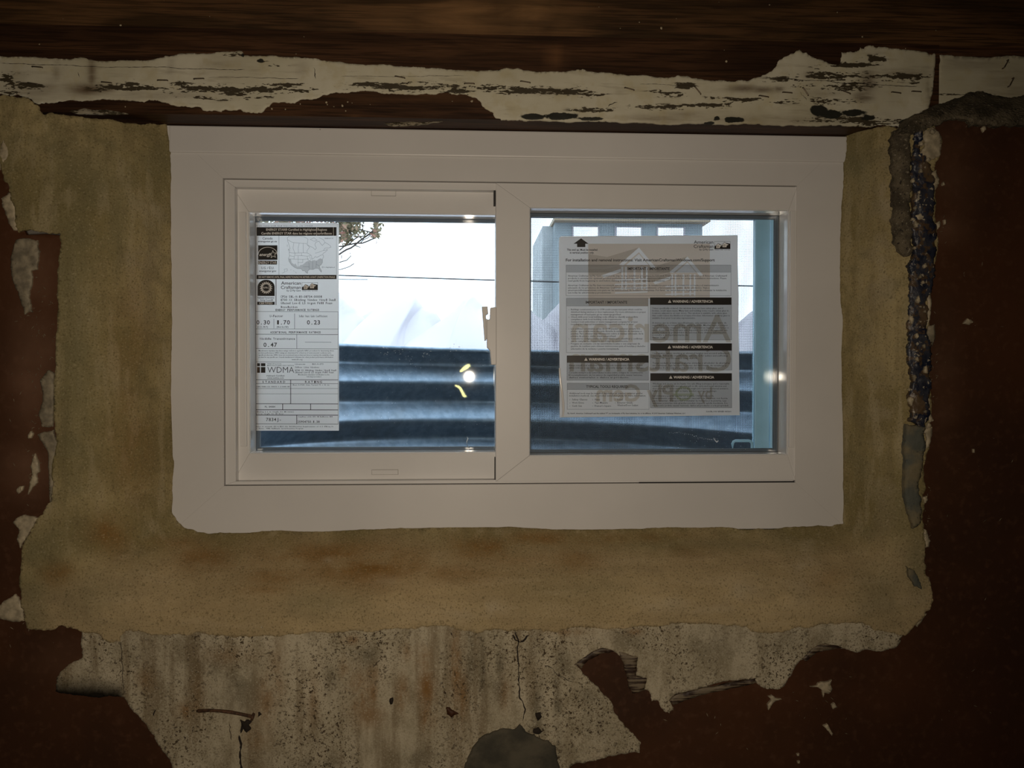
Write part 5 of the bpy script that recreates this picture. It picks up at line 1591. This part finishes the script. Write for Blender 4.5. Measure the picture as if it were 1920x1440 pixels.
# tree with thin branches and reddish leaves, upper left
tree = empty('leafy_tree', tuple(at(330, 701, 5.4)[i] if i != 2 else zg for i in range(3)))
tag(tree, 'thin-branched tree with reddish leaves at the upper left of the pane', 'tree')
TY = 5.4
tw0 = at(330, 701, TY)
tube('trunk', [(tw0[0], TY, zg - .05), (tw0[0] + .04, TY, zg + .5), (tw0[0] + .0, TY + .05, zg + 1.0), (tw0[0] + .06, TY, zg + 1.5), (tw0[0] + .1, TY, zg + 2.2)], [.09, .075, .06, .045, .02], 'bark', tree, 8)
brs = [([(345, 520), (420, 505), (520, 490), (600, 482), (636, 477), (650, 468), (665, 460), (682, 446), (700, 432)], 1.6),
       ([(345, 500), (450, 478), (560, 470), (640, 462), (668, 456), (690, 452), (705, 446)], 1.3), ([(636, 470), (655, 458), (672, 444), (690, 436)], 1.0), ([(665, 460), (676, 464)], .8),
       ([(345, 540), (500, 512), (600, 508), (640, 505), (655, 500), (664, 494)], .9), ([(345, 470), (460, 440), (560, 430), (620, 428), (660, 424), (690, 434), (700, 437)], 1.2),
       ([(345, 440), (470, 410), (540, 408), (600, 402), (680, 390)], 1.2), ([(600, 428), (640, 414), (668, 404), (690, 392)], 1.0), ([(636, 492), (650, 488), (658, 480), (656, 474)], .8), ([(640, 478), (641, 486)], .6),
       ([(652, 425), (668, 420), (684, 424)], .8), ([(660, 440), (648, 428), (640, 412)], .9), ([(676, 455), (690, 446), (697, 437), (702, 420), (708, 412)], .7), ([(480, 404), (520, 412), (560, 405), (600, 412)], 1.0), ([(655, 455), (646, 446), (638, 440)], .8)]
for i, (q, w_) in enumerate(brs):
    q = rough_line(q, 3, 16, 200 + i, closed=False)
    tube('branch', at(q[:, 0], q[:, 1], TY + .05 * math.sin(i)), list(np.linspace(w_ * .0062, w_ * .0044, len(q))), 'bark', tree, 6)
V, Fs = [], []
rs = np.random.RandomState(12)
for cx, cy, rx, ry, n_ in ((650, 430, 15, 15, 330), (660, 414, 20, 8, 220), (645, 447, 11, 8, 110), (706, 428, 6, 11, 110), (702, 440, 5, 6, 50), (560, 411, 60, 5, 330), (500, 411, 25, 5, 150), (620, 410, 24, 6, 150), (670, 436, 14, 10, 40), (570, 430, 50, 20, 60)):
    for _ in range(n_):
        c0 = np.array(at(cx + rs.normal() * rx * .65, cy + rs.normal() * ry * .65, TY + rs.normal() * .12))
        a_ = rs.normal(size=3); a_ /= np.linalg.norm(a_)
        b_ = np.cross(a_, rs.normal(size=3)); b_ /= np.linalg.norm(b_)
        l_ = rs.uniform(.014, .03); w_ = l_ * .42
        b0 = len(V)
        V += [c0 - a_ * l_, c0 + b_ * w_, c0 + a_ * l_, c0 - b_ * w_]
        Fs.append((b0, b0 + 1, b0 + 2, b0 + 3))
tag(mesh_obj('leaves', V, Fs, 'leaf', tree), kind='stuff')

# cables across the view, tied between two posts outside the frame
CY = 8.0
for nm, p0, p1, r, lab in (('cable', (480, 511), (1500, 538), .0085, 'long thin dark cable crossing the bright sky outside both panes'), ('cable', (480, 516), (690, 524), .0055, 'short lower cable just under the long one at the left')):
    a, b = at(*p0, CY), at(*p1, CY)
    n_ = 24
    pts = [a + (b - a) * i / n_ - np.array([0, 0, .015 * math.sin(math.pi * i / n_)]) for i in range(n_ + 1)]
    tag(tube(nm, pts, r, 'cable_black', None, 6), lab, 'cable')
for px, top, lab in ((480, 500, 'slim dark post holding the cables on the left behind the rating sticker'), (1500, 528, 'slim dark post holding the long cable beyond the right jamb')):
    p = at(px, top, CY)
    tag(tube('cable_post', [(p[0], CY, zg - .05), (p[0], CY, p[2])], [.03, .025], 'bark', None, 10), lab, 'post')

# house far behind the screen
HY = 20.0
hs = empty('neighbour_house', (XP(1170, HY, 440), HY, zg))
tag(hs, 'pale blue-grey house with three bright windows seen through the screen', 'house')
hx0, hx1 = XP(1040, HY), XP(1316, HY)
hz = ZP(419, HY, 1170)
box('wall', hx0, hx1, HY, HY + 5, zg - .1, hz, 'house_siding', hs)
box('side_wing', XP(1021, HY), hx0, HY + .6, HY + 4, zg - .1, ZP(424, HY + .6, 1030), 'house_wing', hs)
box('eave', hx0 - .05, hx1 + .12, HY - .35, HY + 5.2, hz, ZP(407, HY - .35, 1170), 'house_trim', hs, 0.02)
zr2 = ZP(407, HY - .35, 1170)
mesh_obj('roof', [(hx0 - .05, HY - .35, zr2), (hx1 + .12, HY - .35, zr2), (hx1 + .12, HY + 5.2, zr2), (hx0 - .05, HY + 5.2, zr2), (hx0 + .8, HY + 2.4, zr2 + .28), (hx1 - .8, HY + 2.4, zr2 + .28)],
         [(0, 1, 5, 4), (2, 3, 4, 5), (1, 2, 5), (3, 0, 4), (3, 2, 1, 0)], 'roof_shingle', hs)
for a, b in ((1075, 1120), (1155, 1200), (1233, 1280)):
    f = box('window_frame', XP(a - 3, HY), XP(b + 3, HY), HY - .04, HY + .02, ZP(500, HY, 1170), ZP(425, HY, 1170), 'snow', hs)
    box('pane', XP(a, HY), XP(b, HY), HY - .05, HY - .03, ZP(497, HY, 1170), ZP(427, HY, 1170), 'window_reflective', f)

# ------------------------------------------------------------------ work lamp behind the photographer, mirrored in the left pane
k = Mat('lamp_tube', (1, 0.95, 0.5), 0.4)
k.b.inputs['Emission Color'].default_value = (1.0, 0.90, 0.36, 1)
k.b.inputs['Emission Strength'].default_value = 14.0
MT['lamp_tube'] = k.m
simple('lamp_black', (0.03, 0.03, 0.03), 0.5)
LY = -2.3


def mirror(px, py):
    p = at(px, py, 2 * YLG - LY)
    return (float(p[0]), LY, float(p[2]))


c0 = mirror(866, 715)
lamp = empty('work_lamp', (c0[0], LY, ZF))
tag(lamp, 'work lamp on a black stand, mirrored as yellow curves in the left pane', 'lamp')
tube('lamp_tube', [mirror(*p) for p in ((853, 723), (858, 724), (863, 728), (866, 734), (870, 742), (874, 744))], [.002, .004, .005, .005, .006, .003], 'lamp_tube', lamp, 8)
tube('lamp_tube', [mirror(*p) for p in ((863, 697), (869, 692), (876, 687), (881, 684))], [.004, .007, .008, .004], 'lamp_tube', lamp, 8)
tube('pole', [(c0[0], LY - .06, ZF), (c0[0], LY - .06, c0[2] + .03)], .012, 'lamp_black', lamp, 10)
box('holder', c0[0] - .02, c0[0] + .02, LY - .07, LY - .012, c0[2] - .02, c0[2] + .03, 'lamp_black', lamp, .004)
for a_ in (0.3, 2.4, 4.5):
    tube('leg', [(c0[0], LY - .06, ZF + .35), (c0[0] + .3 * math.cos(a_), LY - .06 + .3 * math.sin(a_), ZF + .008)], .008, 'lamp_black', lamp, 8)
